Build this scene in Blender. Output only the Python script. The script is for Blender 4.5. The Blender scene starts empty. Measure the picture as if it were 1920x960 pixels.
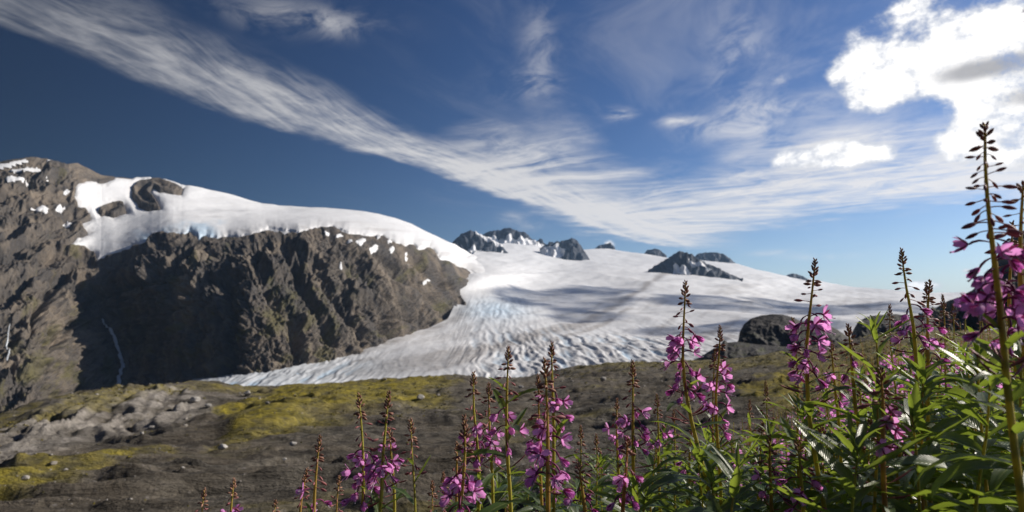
import bpy, bmesh, math, random
import numpy as np
from mathutils import Vector, Matrix

random.seed(7)
rng = np.random.default_rng(7)
scene = bpy.context.scene
COL = scene.collection
R = math.radians

# ------------------------------------------------------------------ camera
PW, PH, F = 1920.0, 960.0, 1150.0          # photograph size and focal length in its pixels
EYE = 1.15                                  # eye height above the ground underfoot
HORIZON = 600.0
PITCH = math.atan((HORIZON - PH / 2) / F)
cam_data = bpy.data.cameras.new("camera")
cam = bpy.data.objects.new("camera", cam_data)
COL.objects.link(cam)
cam.location = (0, 0, EYE)
cam.rotation_euler = (math.pi / 2 + PITCH, 0, 0)
cam_data.sensor_width = 36
cam_data.lens = 36 * F / PW
cam_data.clip_start = 0.05
cam_data.clip_end = 60000
cam_data.dof.use_dof = True
cam_data.dof.focus_distance = 1.12
cam_data.dof.aperture_fstop = 7.0
scene.camera = cam

# ------------------------------------------------------------------ light
SUN_AZ, SUN_EL = R(74), R(30)
SUN = Vector((math.sin(SUN_AZ) * math.cos(SUN_EL), math.cos(SUN_AZ) * math.cos(SUN_EL), math.sin(SUN_EL)))
sun_data = bpy.data.lights.new("sun", 'SUN')
sun_data.energy = 5.0
sun_data.angle = R(0.53)
sun_data.color = (1.0, 0.92, 0.81)
sun = bpy.data.objects.new("sun", sun_data)
COL.objects.link(sun)
sun.rotation_euler = (-SUN).to_track_quat('-Z', 'Y').to_euler()
vs = scene.view_settings
vs.view_transform = 'Standard'
vs.look = 'None'
vs.exposure = 0.15
vs.gamma = 1.0
vs.use_curve_mapping = False
scene.cycles.max_bounces = 6
scene.cycles.diffuse_bounces = 3
scene.cycles.transmission_bounces = 4
scene.cycles.volume_bounces = 1
scene.cycles.use_denoising = True

SP, CP = math.sin(PITCH), math.cos(PITCH)

def ray(u, v):
    x = (np.asarray(u, float) - PW / 2) / F
    y = (PH / 2 - np.asarray(v, float)) / F
    return np.stack([x, CP - y * SP, SP + y * CP], -1)

def P(u, v, r):
    """world point seen at photo pixel (u, v) at horizontal range r"""
    d = ray(u, v)
    k = np.asarray(r, float) / np.hypot(d[..., 0], d[..., 1])
    p = d * k[..., None]
    p[..., 2] += EYE
    return p

def azel(u, v):
    d = ray(u, v)
    return math.degrees(math.atan2(d[0], d[1])), math.degrees(math.atan2(d[2], math.hypot(d[0], d[1])))

def pix(p):
    """photo pixel of a world point"""
    x, y, z = p[..., 0], p[..., 1], p[..., 2] - EYE
    f = y * CP + z * SP
    up = -y * SP + z * CP
    f = np.where(np.abs(f) < 1e-6, 1e-6, f)
    return PW / 2 + F * x / f, PH / 2 - F * up / f

# ------------------------------------------------------------------ node helper
class E:
    """a node socket that builds Math nodes through Python operators"""
    nt = None
    def __init__(s, sock): s.s = sock
    def __add__(a, b): return m('ADD', a, b)
    __radd__ = __add__
    def __mul__(a, b): return m('MULTIPLY', a, b)
    __rmul__ = __mul__
    def __sub__(a, b): return m('SUBTRACT', a, b)
    def __rsub__(a, b): return m('SUBTRACT', b, a)
    def __truediv__(a, b): return m('DIVIDE', a, b)
    def __pow__(a, b): return m('POWER', a, b)

def put(sock, val):
    if isinstance(val, E): E.nt.links.new(val.s, sock)
    elif hasattr(val, 'is_linked'): E.nt.links.new(val, sock)
    else: sock.default_value = val

def m(op, a, b=None, c=None, clamp=False):
    n = E.nt.nodes.new('ShaderNodeMath'); n.operation = op; n.use_clamp = clamp
    put(n.inputs[0], a)
    if b is not None: put(n.inputs[1], b)
    if c is not None: put(n.inputs[2], c)
    return E(n.outputs[0])

def sstep(lo, hi, x):
    n = E.nt.nodes.new('ShaderNodeMapRange'); n.interpolation_type = 'SMOOTHSTEP'
    put(n.inputs[0], x); put(n.inputs[1], lo); put(n.inputs[2], hi)
    n.inputs[3].default_value = 0; n.inputs[4].default_value = 1
    return E(n.outputs[0])

def lin(lo, hi, a, b, x):
    n = E.nt.nodes.new('ShaderNodeMapRange')
    for i, v in enumerate((x, lo, hi, a, b)): put(n.inputs[i], v)
    return E(n.outputs[0])

def vec(x, y, z=0.0):
    n = E.nt.nodes.new('ShaderNodeCombineXYZ')
    put(n.inputs[0], x); put(n.inputs[1], y); put(n.inputs[2], z)
    return n.outputs[0]

def sep(s):
    n = E.nt.nodes.new('ShaderNodeSeparateXYZ'); put(n.inputs[0], s)
    return [E(o) for o in n.outputs]

def noise(v, scale, detail=4, rough=0.5, dist=0.0, col=False):
    n = E.nt.nodes.new('ShaderNodeTexNoise')
    if v is not None: put(n.inputs['Vector'], v)
    n.inputs['Scale'].default_value = scale; n.inputs['Detail'].default_value = detail
    n.inputs['Roughness'].default_value = rough; n.inputs['Distortion'].default_value = dist
    return n.outputs[1] if col else E(n.outputs[0])

def mixc(f, a, b):
    n = E.nt.nodes.new('ShaderNodeMix'); n.data_type = 'RGBA'
    put(n.inputs[0], f)
    for k, c in ((6, a), (7, b)):
        if isinstance(c, tuple): n.inputs[k].default_value = (*c, 1) if len(c) == 3 else c
        else: put(n.inputs[k], c)
    return n.outputs[2]

def fcurve(x, pts, xr, yr):
    """piecewise curve through pts; x and y ranges are normalised for the node"""
    n = E.nt.nodes.new('ShaderNodeFloatCurve')
    c = n.mapping.curves[0]
    q = [((px - xr[0]) / (xr[1] - xr[0]), (py - yr[0]) / (yr[1] - yr[0])) for px, py in sorted(pts)]
    while len(c.points) < len(q): c.points.new(0.5, 0.5)
    for pt, (a, b) in zip(c.points, q):
        pt.location = (a, b); pt.handle_type = 'AUTO_CLAMPED'
    n.mapping.update()
    put(n.inputs['Value'], (x - xr[0]) / (xr[1] - xr[0]))
    return E(n.outputs[0]) * (yr[1] - yr[0]) + yr[0]

# ------------------------------------------------------------------ world: sky and clouds
world = bpy.data.worlds.new("World")
scene.world = world
world.use_nodes = True
E.nt = nt = world.node_tree
nt.nodes.clear()
w_out = nt.nodes.new('ShaderNodeOutputWorld')
bg = nt.nodes.new('ShaderNodeBackground')
SKY_STRENGTH = 0.09
bg.inputs['Strength'].default_value = SKY_STRENGTH
nt.links.new(bg.outputs[0], w_out.inputs['Surface'])
sky = nt.nodes.new('ShaderNodeTexSky')
sky.sky_type = 'NISHITA'
sky.sun_disc = False
sky.sun_elevation = SUN_EL
sky.sun_rotation = SUN_AZ
sky.altitude = 900
sky.air_density = 1.0
sky.dust_density = 1.6
sky.ozone_density = 4.0

def build_sky():
    tc = nt.nodes.new('ShaderNodeTexCoord')
    x, y, z = sep(tc.outputs['Generated'])
    az = m('ARCTAN2', x, y) * 57.29578
    el = m('ARCSINE', z) * 57.29578
    zz = m('MAXIMUM', z, 0.03)
    px, py = x / zz, y / zz                       # the cloud deck seen in perspective
    XR, YR = (-80.0, 80.0), (-5.0, 95.0)
    def edge(pts): return fcurve(az, [azel(*p) for p in pts], XR, YR)
    wob = noise(vec(px, py), 1.6, 5, 0.6)
    # the long streak
    lo = edge([(-500, -190), (0, 48), (150, 105), (300, 170), (450, 222), (600, 266), (700, 290), (780, 312), (860, 338), (960, 376), (1050, 405), (1150, 442), (1250, 462), (1400, 470), (1900, 470)])
    hi = edge([(-500, -420), (60, -60), (250, -10), (400, 55), (580, 135), (700, 208), (830, 258), (960, 292), (1060, 322), (1150, 360), (1250, 395), (1400, 415), (1900, 430)])
    t = (el - lo) / m('MAXIMUM', hi - lo, 0.4)
    t2 = t + (wob - 0.5) * 0.55
    along = az * 0.055
    ph = noise(vec(along * 1.5, el * 0.05), 1.0, 2, 0.5)
    fib = noise(vec(along * 2.0 + t * 0.5, t * 3.2 + ph * 2.0 + along * 0.8), 1.9, 5, 0.64, 0.35)
    puff = noise(vec(px, py), 5.0, 4, 0.64, 0.3)
    dens = sstep(-0.06, 0.14, t2) * (1 - sstep(0.45, 1.15, t2))
    axis = m('EXPONENT', (t2 - 0.38) * (t2 - 0.38) * -9.0)
    band = dens * (sstep(0.30, 0.70, fib) * 0.75 + sstep(0.40, 0.68, puff) * 0.30 + axis * 0.28) * lin(-40, 8, 0.40, 1.22, az)
    band = band * (1 - sstep(12, 22, az))
    # the fan of cirrus to its right
    flo = edge([(780, 280), (860, 340), (960, 380), (1100, 436), (1200, 452), (1300, 452), (1400, 436), (1500, 420), (1600, 405), (1700, 388), (1830, 378), (2100, 372)])
    fhi = edge([(780, 262), (850, 236), (920, 225), (1000, 222), (1080, 232), (1150, 285), (1220, 325), (1300, 322), (1380, 262), (1460, 225), (1560, 190), (1700, 200), (2100, 170)])
    ft = (el - flo) / m('MAXIMUM', fhi - flo, 0.8)
    sw = noise(vec(px * 0.8, py * 0.8, 4.0), 0.9, 2, 0.5)
    fib2 = noise(vec(px * 0.55 + sw * 1.4, py * 1.7 + sw * 2.0 + px * 0.95, 3.0), 1.25, 6, 0.65, 0.7)
    fdens = sstep(-0.05, 0.22, ft + (wob - 0.5) * 0.5) * (1 - sstep(0.4, 1.2, ft + (wob - 0.5) * 0.9))
    fan = fdens * (sstep(0.28, 0.68, fib2) * 0.92 + sstep(0.36, 0.68, noise(vec(px + sw * 2.0, py * 1.3, 6.0), 3.2, 5, 0.66, 0.8)) * 0.35)
    fan = fan * sstep(-9, -3, az)
    # thin veils high up
    veil = sstep(0.46, 0.82, noise(vec(px * 0.9 + sw, py * 0.55 - px * 0.5, 8.0), 1.7, 5, 0.64, 0.6))
    veil = veil * m('MAXIMUM', lin(-20, 25, 0.0, 0.26, az), 0.0) * sstep(2, 16, el) + veil * sstep(24, 36, el) * 0.2
    # spots with a shape of their own: (u, v, ru, rv, gain)
    def blobs(lst, warp):
        acc = None
        for (u, v, ru, rv, g) in lst:
            a0, e0 = azel(u, v); a1, _ = azel(u + ru, v); _, e1 = azel(u, v - rv)
            dx = (az - a0) * (1 / abs(a1 - a0)); dy = (el - e0) * (1 / abs(e1 - e0))
            b = m('EXPONENT', (dx * dx + dy * dy) * -1.0) * g
            acc = b if acc is None else acc + b
        return acc + warp if warp is not None else acc
    sm = blobs([(560, 28, 130, 26, 0.42), (620, 48, 60, 22, 0.30), (505, 45, 60, 20, 0.25), (1010, 95, 30, 80, 0.40), (985, 160, 60, 25, 0.35),
                (1385, 120, 55, 110, 0.42), (1420, 250, 60, 60, 0.55), (1160, 215, 26, 12, 0.9), (1270, 226, 34, 10, 0.9), (1340, 240, 70, 22, 0.5),
                (1500, 195, 90, 16, 0.6), (1465, 150, 16, 10, 0.5), (960, 408, 22, 10, 0.5), (990, 425, 30, 8, 0.4), (1450, 475, 40, 6, 0.5), (1540, 482, 60, 6, 0.4)], None)
    small = sm * sstep(0.36, 0.66, noise(vec(az * 0.16 + el * 0.10, el * 0.34 - az * 0.10, 1.0), 1.1, 5, 0.64, 0.5))
    cirrus = m('MINIMUM', 1 - (1 - m('MINIMUM', band, 0.95)) * (1 - m('MINIMUM', fan, 0.93)) * (1 - veil) * (1 - m('MINIMUM', small, 0.9)), 0.97)
    # cumulus
    fb = noise(vec(az * 0.11, el * 0.15, 2.0), 1.9, 7, 0.60, 0.15)
    cb = blobs([(1800, 55, 120, 60, 0.75), (1640, 115, 85, 60, 0.8), (1700, 20, 60, 40, 0.5), (1730, 170, 100, 34, 0.6), (1870, 190, 90, 90, 0.9), (1820, 255, 60, 36, 0.55),
                (1590, 120, 40, 60, 0.35), (1960, 120, 90, 130, 0.8), (1890, 40, 50, 50, 0.3), (1650, 190, 60, 24, 0.5),
                (1550, 294, 80, 30, 1.1), (1480, 303, 50, 20, 0.85), (1625, 292, 55, 18, 0.9), (1800, 288, 60, 30, 0.6), (1890, 285, 70, 36, 0.7), (1812, 507, 18, 7, 0.8), (1730, 535, 50, 12, 0.7), (1143, 457, 14, 9, 0.9),
                (1850, 110, 120, 90, 0.5), (1840, 230, 80, 60, 0.4),
                (2250, 60, 220, 90, 0.8), (2700, 200, 300, 80, 0.8)], None)
    cb = m('MINIMUM', cb, 0.95)
    fine = noise(vec(az * 0.42, el * 0.5, 5.0), 1.9, 5, 0.66)
    cu = cb + (fb - 0.5) * 2.2 * sstep(0.05, 0.4, cb) + (fine - 0.5) * 0.7
    cum = sstep(0.30, 0.86, cu) * sstep(0.06, 0.34, cb)
    gr = blobs([(1885, 120, 120, 26, 1.1), (1930, 180, 70, 25, 0.9), (1790, 140, 60, 18, 0.5), (2300, 130, 200, 40, 0.8), (2700, 260, 260, 40, 0.8), (1580, 322, 70, 6, 0.4)], (fb - 0.5) * 0.9)
    grey = sstep(0.15, 1.1, gr)
    k = 1.0 / SKY_STRENGTH
    glow = lin(-45, 45, 0.50, 0.98, az)              # cirrus scatters more towards the sun
    glow = m('MINIMUM', m('MAXIMUM', glow, 0.5), 1.0)
    cc = nt.nodes.new('ShaderNodeVectorMath'); cc.operation = 'SCALE'
    cc.inputs[0].default_value = (0.86 * k, 0.85 * k, 0.86 * k); put(cc.inputs['Scale'], glow)
    g0 = nt.nodes.new('ShaderNodeVectorMath'); g0.operation = 'SCALE'; put(g0.inputs[0], sky.outputs[0]); g0.inputs['Scale'].default_value = 0.09
    g1 = nt.nodes.new('ShaderNodeGamma'); put(g1.inputs[0], g0.outputs[0]); g1.inputs[1].default_value = 1.5     # deep polarised blue of the clear mountain air
    g2 = nt.nodes.new('ShaderNodeVectorMath'); g2.operation = 'SCALE'; put(g2.inputs[0], g1.outputs[0]); cosg = x * SUN.x + y * SUN.y + z * SUN.z
    put(g2.inputs['Scale'], lin(0, 1, 0.13 * k, 1.22 * k, sstep(-0.5, 0.62, cosg)))   # clear air brightens towards the sun
    hz = m('EXPONENT', m('MAXIMUM', el, 0.0) * -0.22) * sstep(-0.1, 0.75, cosg) * 0.55     # bright milky air low down towards the sun
    c = mixc(hz, g2.outputs[0], (0.78 * k, 0.84 * k, 0.90 * k))
    c = mixc(cirrus, c, cc.outputs[0])
    cumc = mixc(sstep(0.45, 1.15, cu + (fine - 0.5) * 0.6), (0.66 * k, 0.68 * k, 0.72 * k), (1.2 * k, 1.18 * k, 1.16 * k))
    cumc = mixc(grey * 0.9, cumc, (0.36 * k, 0.36 * k, 0.38 * k))
    c = mixc(cum, c, cumc)
    put(bg.inputs['Color'], c)
build_sky()
world.cycles.sampling_method = 'MANUAL'
world.cycles.sample_map_resolution = 256
# ------------------------------------------------------------------ numpy noise and surfaces
_perm = np.random.default_rng(11).permutation(256)
_perm = np.concatenate([_perm, _perm, _perm])
_grad = np.random.default_rng(12).normal(size=(256, 3))
_grad /= np.linalg.norm(_grad, axis=1)[:, None]

def perlin(p):
    i = np.floor(p).astype(int); f = p - i; i &= 255
    w = f * f * f * (f * (f * 6 - 15) + 10)
    out = 0
    for dx in (0, 1):
        wx = w[..., 0] if dx else 1 - w[..., 0]
        a = _perm[i[..., 0] + dx]
        for dy in (0, 1):
            wy = w[..., 1] if dy else 1 - w[..., 1]
            b = _perm[a + ((i[..., 1] + dy) & 255)]
            for dz in (0, 1):
                wz = w[..., 2] if dz else 1 - w[..., 2]
                g = _grad[_perm[b + ((i[..., 2] + dz) & 255)]]
                out = out + wx * wy * wz * (g[..., 0] * (f[..., 0] - dx) + g[..., 1] * (f[..., 1] - dy) + g[..., 2] * (f[..., 2] - dz))
    return out * 1.6

def fbm(p, octs=5, gain=0.5, lac=2.03):
    s, a, q = 0, 1.0, p
    for k in range(octs):
        s = s + a * perlin(q + 17.3 * k); a *= gain; q = q * lac
    return s

def ridged(p, octs=5, gain=0.55, lac=2.03):
    s, a, q, w = 0, 1.0, p, 1.0
    for k in range(octs):
        n = 1 - np.abs(perlin(q + 9.1 * k)); n = n * n * w
        s = s + a * n; w = np.clip(n * 1.6, 0, 1); a *= gain; q = q * lac
    return s

def rbf(ctrl, scale):
    """thin-plate spline through (a, b, value) control points"""
    c = np.array(ctrl, float); x = c[:, :2] / np.array(scale); n = len(x)
    def phi(d2): return 0.5 * d2 * np.log(d2 + 1e-12)
    A = np.zeros((n + 3, n + 3))
    A[:n, :n] = phi(((x[:, None] - x[None]) ** 2).sum(-1)) + np.eye(n) * 1e-4
    A[:n, n] = 1; A[:n, n + 1:] = x; A[n, :n] = 1; A[n + 1:, :n] = x.T
    w = np.linalg.solve(A, np.concatenate([c[:, 2], np.zeros(3)]))
    def f(a, b):
        a = np.asarray(a, float) / scale[0]; b = np.asarray(b, float) / scale[1]
        out = w[n] + w[n + 1] * a + w[n + 2] * b
        for k in range(n):
            out = out + w[k] * phi((a - x[k, 0]) ** 2 + (b - x[k, 1]) ** 2)
        return out
    return f

def pchip(x, y, q):
    """monotone cubic through (x, y), straight beyond the ends"""
    x = np.asarray(x, float); y = np.asarray(y, float); q = np.asarray(q, float)
    h = np.diff(x); d = np.diff(y) / h
    sl = np.empty(len(x)); sl[0], sl[-1] = d[0], d[-1]
    with np.errstate(divide='ignore', invalid='ignore'):
        hm = 2 * d[:-1] * d[1:] / (d[:-1] + d[1:])
    sl[1:-1] = np.where(d[:-1] * d[1:] > 0, hm, 0)
    i = np.clip(np.searchsorted(x, q) - 1, 0, len(h) - 1); t = (q - x[i]) / h[i]
    tc = np.clip(t, 0, 1); a, b = tc * tc * (3 - 2 * tc), tc * (1 - tc)
    r = y[i] * (1 - a) + y[i + 1] * a + h[i] * b * ((1 - tc) * sl[i] - tc * sl[i + 1])
    return r + (t - tc) * h[i] * np.where(t > 1, sl[i + 1], sl[i])

def interp(pts):
    a = np.array(sorted(pts), float)
    return lambda u: np.interp(u, a[:, 0], a[:, 1])

def sdf(poly, u, v):
    """signed distance in pixels, positive inside"""
    q = np.array(poly, float); n = len(q)
    d = np.full(np.shape(u), 1e18); ins = np.zeros(np.shape(u), bool)
    for k in range(n):
        a, b = q[k], q[(k + 1) % n]; e = b - a
        t = np.clip(((u - a[0]) * e[0] + (v - a[1]) * e[1]) / (e @ e + 1e-9), 0, 1)
        d = np.minimum(d, (u - a[0] - t * e[0]) ** 2 + (v - a[1] - t * e[1]) ** 2)
        c = (a[1] > v) != (b[1] > v)
        ins ^= c & (u < (b[0] - a[0]) * (v - a[1]) / (b[1] - a[1] + 1e-12) + a[0])
    d = np.sqrt(d)
    return np.where(ins, d, -d)

def dline(pts, u, v):
    """distance in pixels to a polyline"""
    q = np.array(pts, float); d = np.full(np.shape(u), 1e18)
    for a, b in zip(q[:-1], q[1:]):
        e = b - a
        t = np.clip(((u - a[0]) * e[0] + (v - a[1]) * e[1]) / (e @ e + 1e-9), 0, 1)
        d = np.minimum(d, (u - a[0] - t * e[0]) ** 2 + (v - a[1] - t * e[1]) ** 2)
    return np.sqrt(d)

def ss(lo, hi, x):
    t = np.clip((x - lo) / (hi - lo), 0, 1)
    return t * t * (3 - 2 * t)

def mesh_from(name, verts, faces, mat, smooth=True, attrs=None):
    me = bpy.data.meshes.new(name)
    verts = np.ascontiguousarray(verts, np.float32).reshape(-1, 3)
    faces = np.ascontiguousarray(faces, np.int32); k = faces.shape[1]
    me.vertices.add(len(verts)); me.vertices.foreach_set('co', verts.ravel())
    me.loops.add(faces.size); me.loops.foreach_set('vertex_index', faces.ravel())
    me.polygons.add(len(faces))
    me.polygons.foreach_set('loop_start', np.arange(0, faces.size, k, dtype=np.int32))
    if smooth: me.polygons.foreach_set('use_smooth', np.ones(len(faces), bool))
    me.update(calc_edges=True)
    for key, val in (attrs or {}).items():
        me.attributes.new(key, 'FLOAT', 'POINT').data.foreach_set('value', np.ascontiguousarray(val, np.float32).ravel())
    for mm in (mat if isinstance(mat, (list, tuple)) else [mat]): me.materials.append(mm)
    return me

def grid_faces(nv, nu):
    i = np.arange(nv * nu).reshape(nv, nu)
    return np.stack([i[:-1, :-1], i[:-1, 1:], i[1:, 1:], i[1:, :-1]], -1).reshape(-1, 4)

def normals(p):
    """unit normals of a (rows, columns, 3) grid, turned to the camera"""
    n = np.cross(np.gradient(p, axis=1), np.gradient(p, axis=0))
    n /= np.linalg.norm(n, axis=-1)[..., None] + 1e-12
    to_cam = np.array([0, 0, EYE]) - p
    return n * np.where((n * to_cam).sum(-1) < 0, -1, 1)[..., None]

def link(name, data, parent=None, label=None, cat=None, group=None, kind=None, loc=None):
    o = bpy.data.objects.new(name, data); COL.objects.link(o)
    if parent: o.parent = parent
    if label: o['label'] = label
    if cat: o['category'] = cat
    if group: o['group'] = group
    if kind: o['kind'] = kind
    if loc is not None: o.location = loc
    return o

def recentre(me):
    """move a mesh to its own base point, so its object stands where the thing stands"""
    n = len(me.vertices); co = np.empty(n * 3, np.float32); me.vertices.foreach_get('co', co); co = co.reshape(-1, 3)
    c = np.array([co[:, 0].mean(), co[:, 1].mean(), co[:, 2].min()], np.float32)
    me.vertices.foreach_set('co', (co - c).ravel()); me.update()
    return tuple(float(t) for t in c)

# ------------------------------------------------------------------ materials
def mat_new(name):
    mt = bpy.data.materials.new(name); mt.use_nodes = True
    E.nt = mt.node_tree; E.nt.nodes.clear()
    out = E.nt.nodes.new('ShaderNodeOutputMaterial')
    return mt, out

def principled(color, rough=0.8, spec=0.3, bump=None, bstr=0.3, bdist=0.1, **kw):
    b = E.nt.nodes.new('ShaderNodeBsdfPrincipled')
    if isinstance(color, tuple): b.inputs['Base Color'].default_value = (*color, 1)
    else: put(b.inputs['Base Color'], color)
    put(b.inputs['Roughness'], rough); b.inputs['Specular IOR Level'].default_value = spec
    for key, val in kw.items(): put(b.inputs[key], val)
    if bump is not None:
        bn = E.nt.nodes.new('ShaderNodeBump'); bn.inputs['Strength'].default_value = bstr; bn.inputs['Distance'].default_value = bdist
        put(bn.inputs['Height'], bump); E.nt.links.new(bn.outputs[0], b.inputs['Normal'])
    return b

def attr(name):
    n = E.nt.nodes.new('ShaderNodeAttribute'); n.attribute_name = name
    return E(n.outputs['Fac'])

def position():
    return E.nt.nodes.new('ShaderNodeNewGeometry').outputs['Position']

def make_rock(name, dark, light, moss, scale, bdist, streaks=False):
    mt, out = mat_new(name)
    pos = position()
    n1 = noise(pos, scale, 6, 0.62); n2 = noise(pos, scale * 6.1, 5, 0.65); n3 = noise(pos, scale * 0.3, 3, 0.5)
    c = mixc(sstep(0.32, 0.68, n1 * 0.55 + n2 * 0.45), dark, light)
    c = mixc(sstep(0.45, 0.7, n3) * 0.5, c, tuple(0.75 * a + 0.25 * b for a, b in zip(dark, (0.11, 0.075, 0.05))))
    if streaks:
        x, y, z = sep(pos)
        st = noise(vec(x * 1.0 + z * 0.55, y * 0.25, z * 0.16), scale * 2.6, 5, 0.62)
        c = mixc(sstep(0.48, 0.68, st) * 0.75, c, mixc(n2, (0.165, 0.132, 0.098), (0.26, 0.215, 0.165)))
        c = mixc(sstep(0.52, 0.36, st) * 0.7, c, mixc(n2, (0.035, 0.034, 0.036), (0.09, 0.084, 0.08)))
    c = mixc(attr('moss') * lin(0.3, 0.62, 0.35, 1.0, n2), c, mixc(n1, moss, tuple(t * 1.7 for t in moss)))
    c = mixc(attr('pale'), c, mixc(n2, tuple(t * 1.5 for t in light), tuple(t * 2.3 for t in light)))
    b = principled(c, 0.9, 0.2, n2 + n1 * 2.0 + noise(pos, scale * 24, 4, 0.7) * 0.4, 1.0, bdist)
    E.nt.links.new(b.outputs[0], out.inputs[0])
    return mt

def make_snow(name):
    mt, out = mat_new(name)
    pos = position(); x, y, z = sep(pos)
    n1 = noise(pos, 0.004, 5, 0.6); n2 = noise(pos, 0.05, 5, 0.65)
    white = mixc(n1, (0.68, 0.69, 0.70), (0.80, 0.80, 0.80))
    c = mixc(attr('dirt') * lin(0.2, 0.75, 0.45, 1.15, n2), white, mixc(n2, (0.22, 0.20, 0.185), (0.40, 0.37, 0.34)))
    c = mixc(attr('blue') * lin(0.25, 0.7, 0.4, 1.0, n2), c, (0.36, 0.55, 0.72))
    b = principled(c, 0.65, 0.25, n2, 0.5, 3.0)
    E.nt.links.new(b.outputs[0], out.inputs[0])
    return mt

M_MOUNTAIN = make_rock('mountain_rock', (0.060, 0.053, 0.047), (0.155, 0.132, 0.108), (0.080, 0.074, 0.026), 0.012, 5.0, True)
M_PEAK = make_rock('peak_rock', (0.045, 0.045, 0.048), (0.085, 0.083, 0.082), (0.05, 0.05, 0.04), 0.006, 10.0)
M_KNOB = make_rock('knob_rock', (0.045, 0.043, 0.042), (0.10, 0.095, 0.09), (0.07, 0.085, 0.02), 0.06, 0.8)
M_SNOW = make_snow('snow_and_ice')

# range of the ice surface over the photo's pixels
GLACIER_DEPTH = rbf([(250, 760, 820), (360, 740, 900), (360, 770, 800), (600, 725, 900), (600, 770, 760), (800, 720, 850), (1000, 712, 830), (1000, 760, 700), (1250, 735, 700), (1250, 690, 900), (1500, 700, 850), (1700, 680, 950), (2100, 690, 900),
                 (500, 700, 1020), (600, 685, 1110), (700, 658, 1240), (800, 622, 1460), (880, 586, 1760), (900, 545, 2200), (930, 510, 2650), (880, 495, 3200),
                 (800, 660, 1150), (1000, 640, 1250), (1000, 600, 1680), (1000, 560, 2250), (1000, 520, 3300), (1100, 640, 1220), (1200, 600, 1750), (1200, 560, 2500), (1200, 520, 4000), (1350, 600, 1700), (1350, 560, 2700), (1400, 535, 4300),
                 (1250, 640, 1250), (1400, 640, 1250), (1550, 620, 1500), (1550, 580, 2600), (1700, 600, 1900), (1700, 565, 4000), (1900, 580, 3000), (2100, 600, 2000),
                 (850, 478, 4200), (900, 462, 5600), (1000, 459, 6600), (1050, 472, 6600), (1140, 466, 7800), (1230, 479, 7600), (1380, 494, 7600), (1500, 520, 7800), (1600, 537, 8000), (1780, 549, 8000), (2100, 556, 8000),
                 (820, 500, 3000)], (700, 220))

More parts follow.
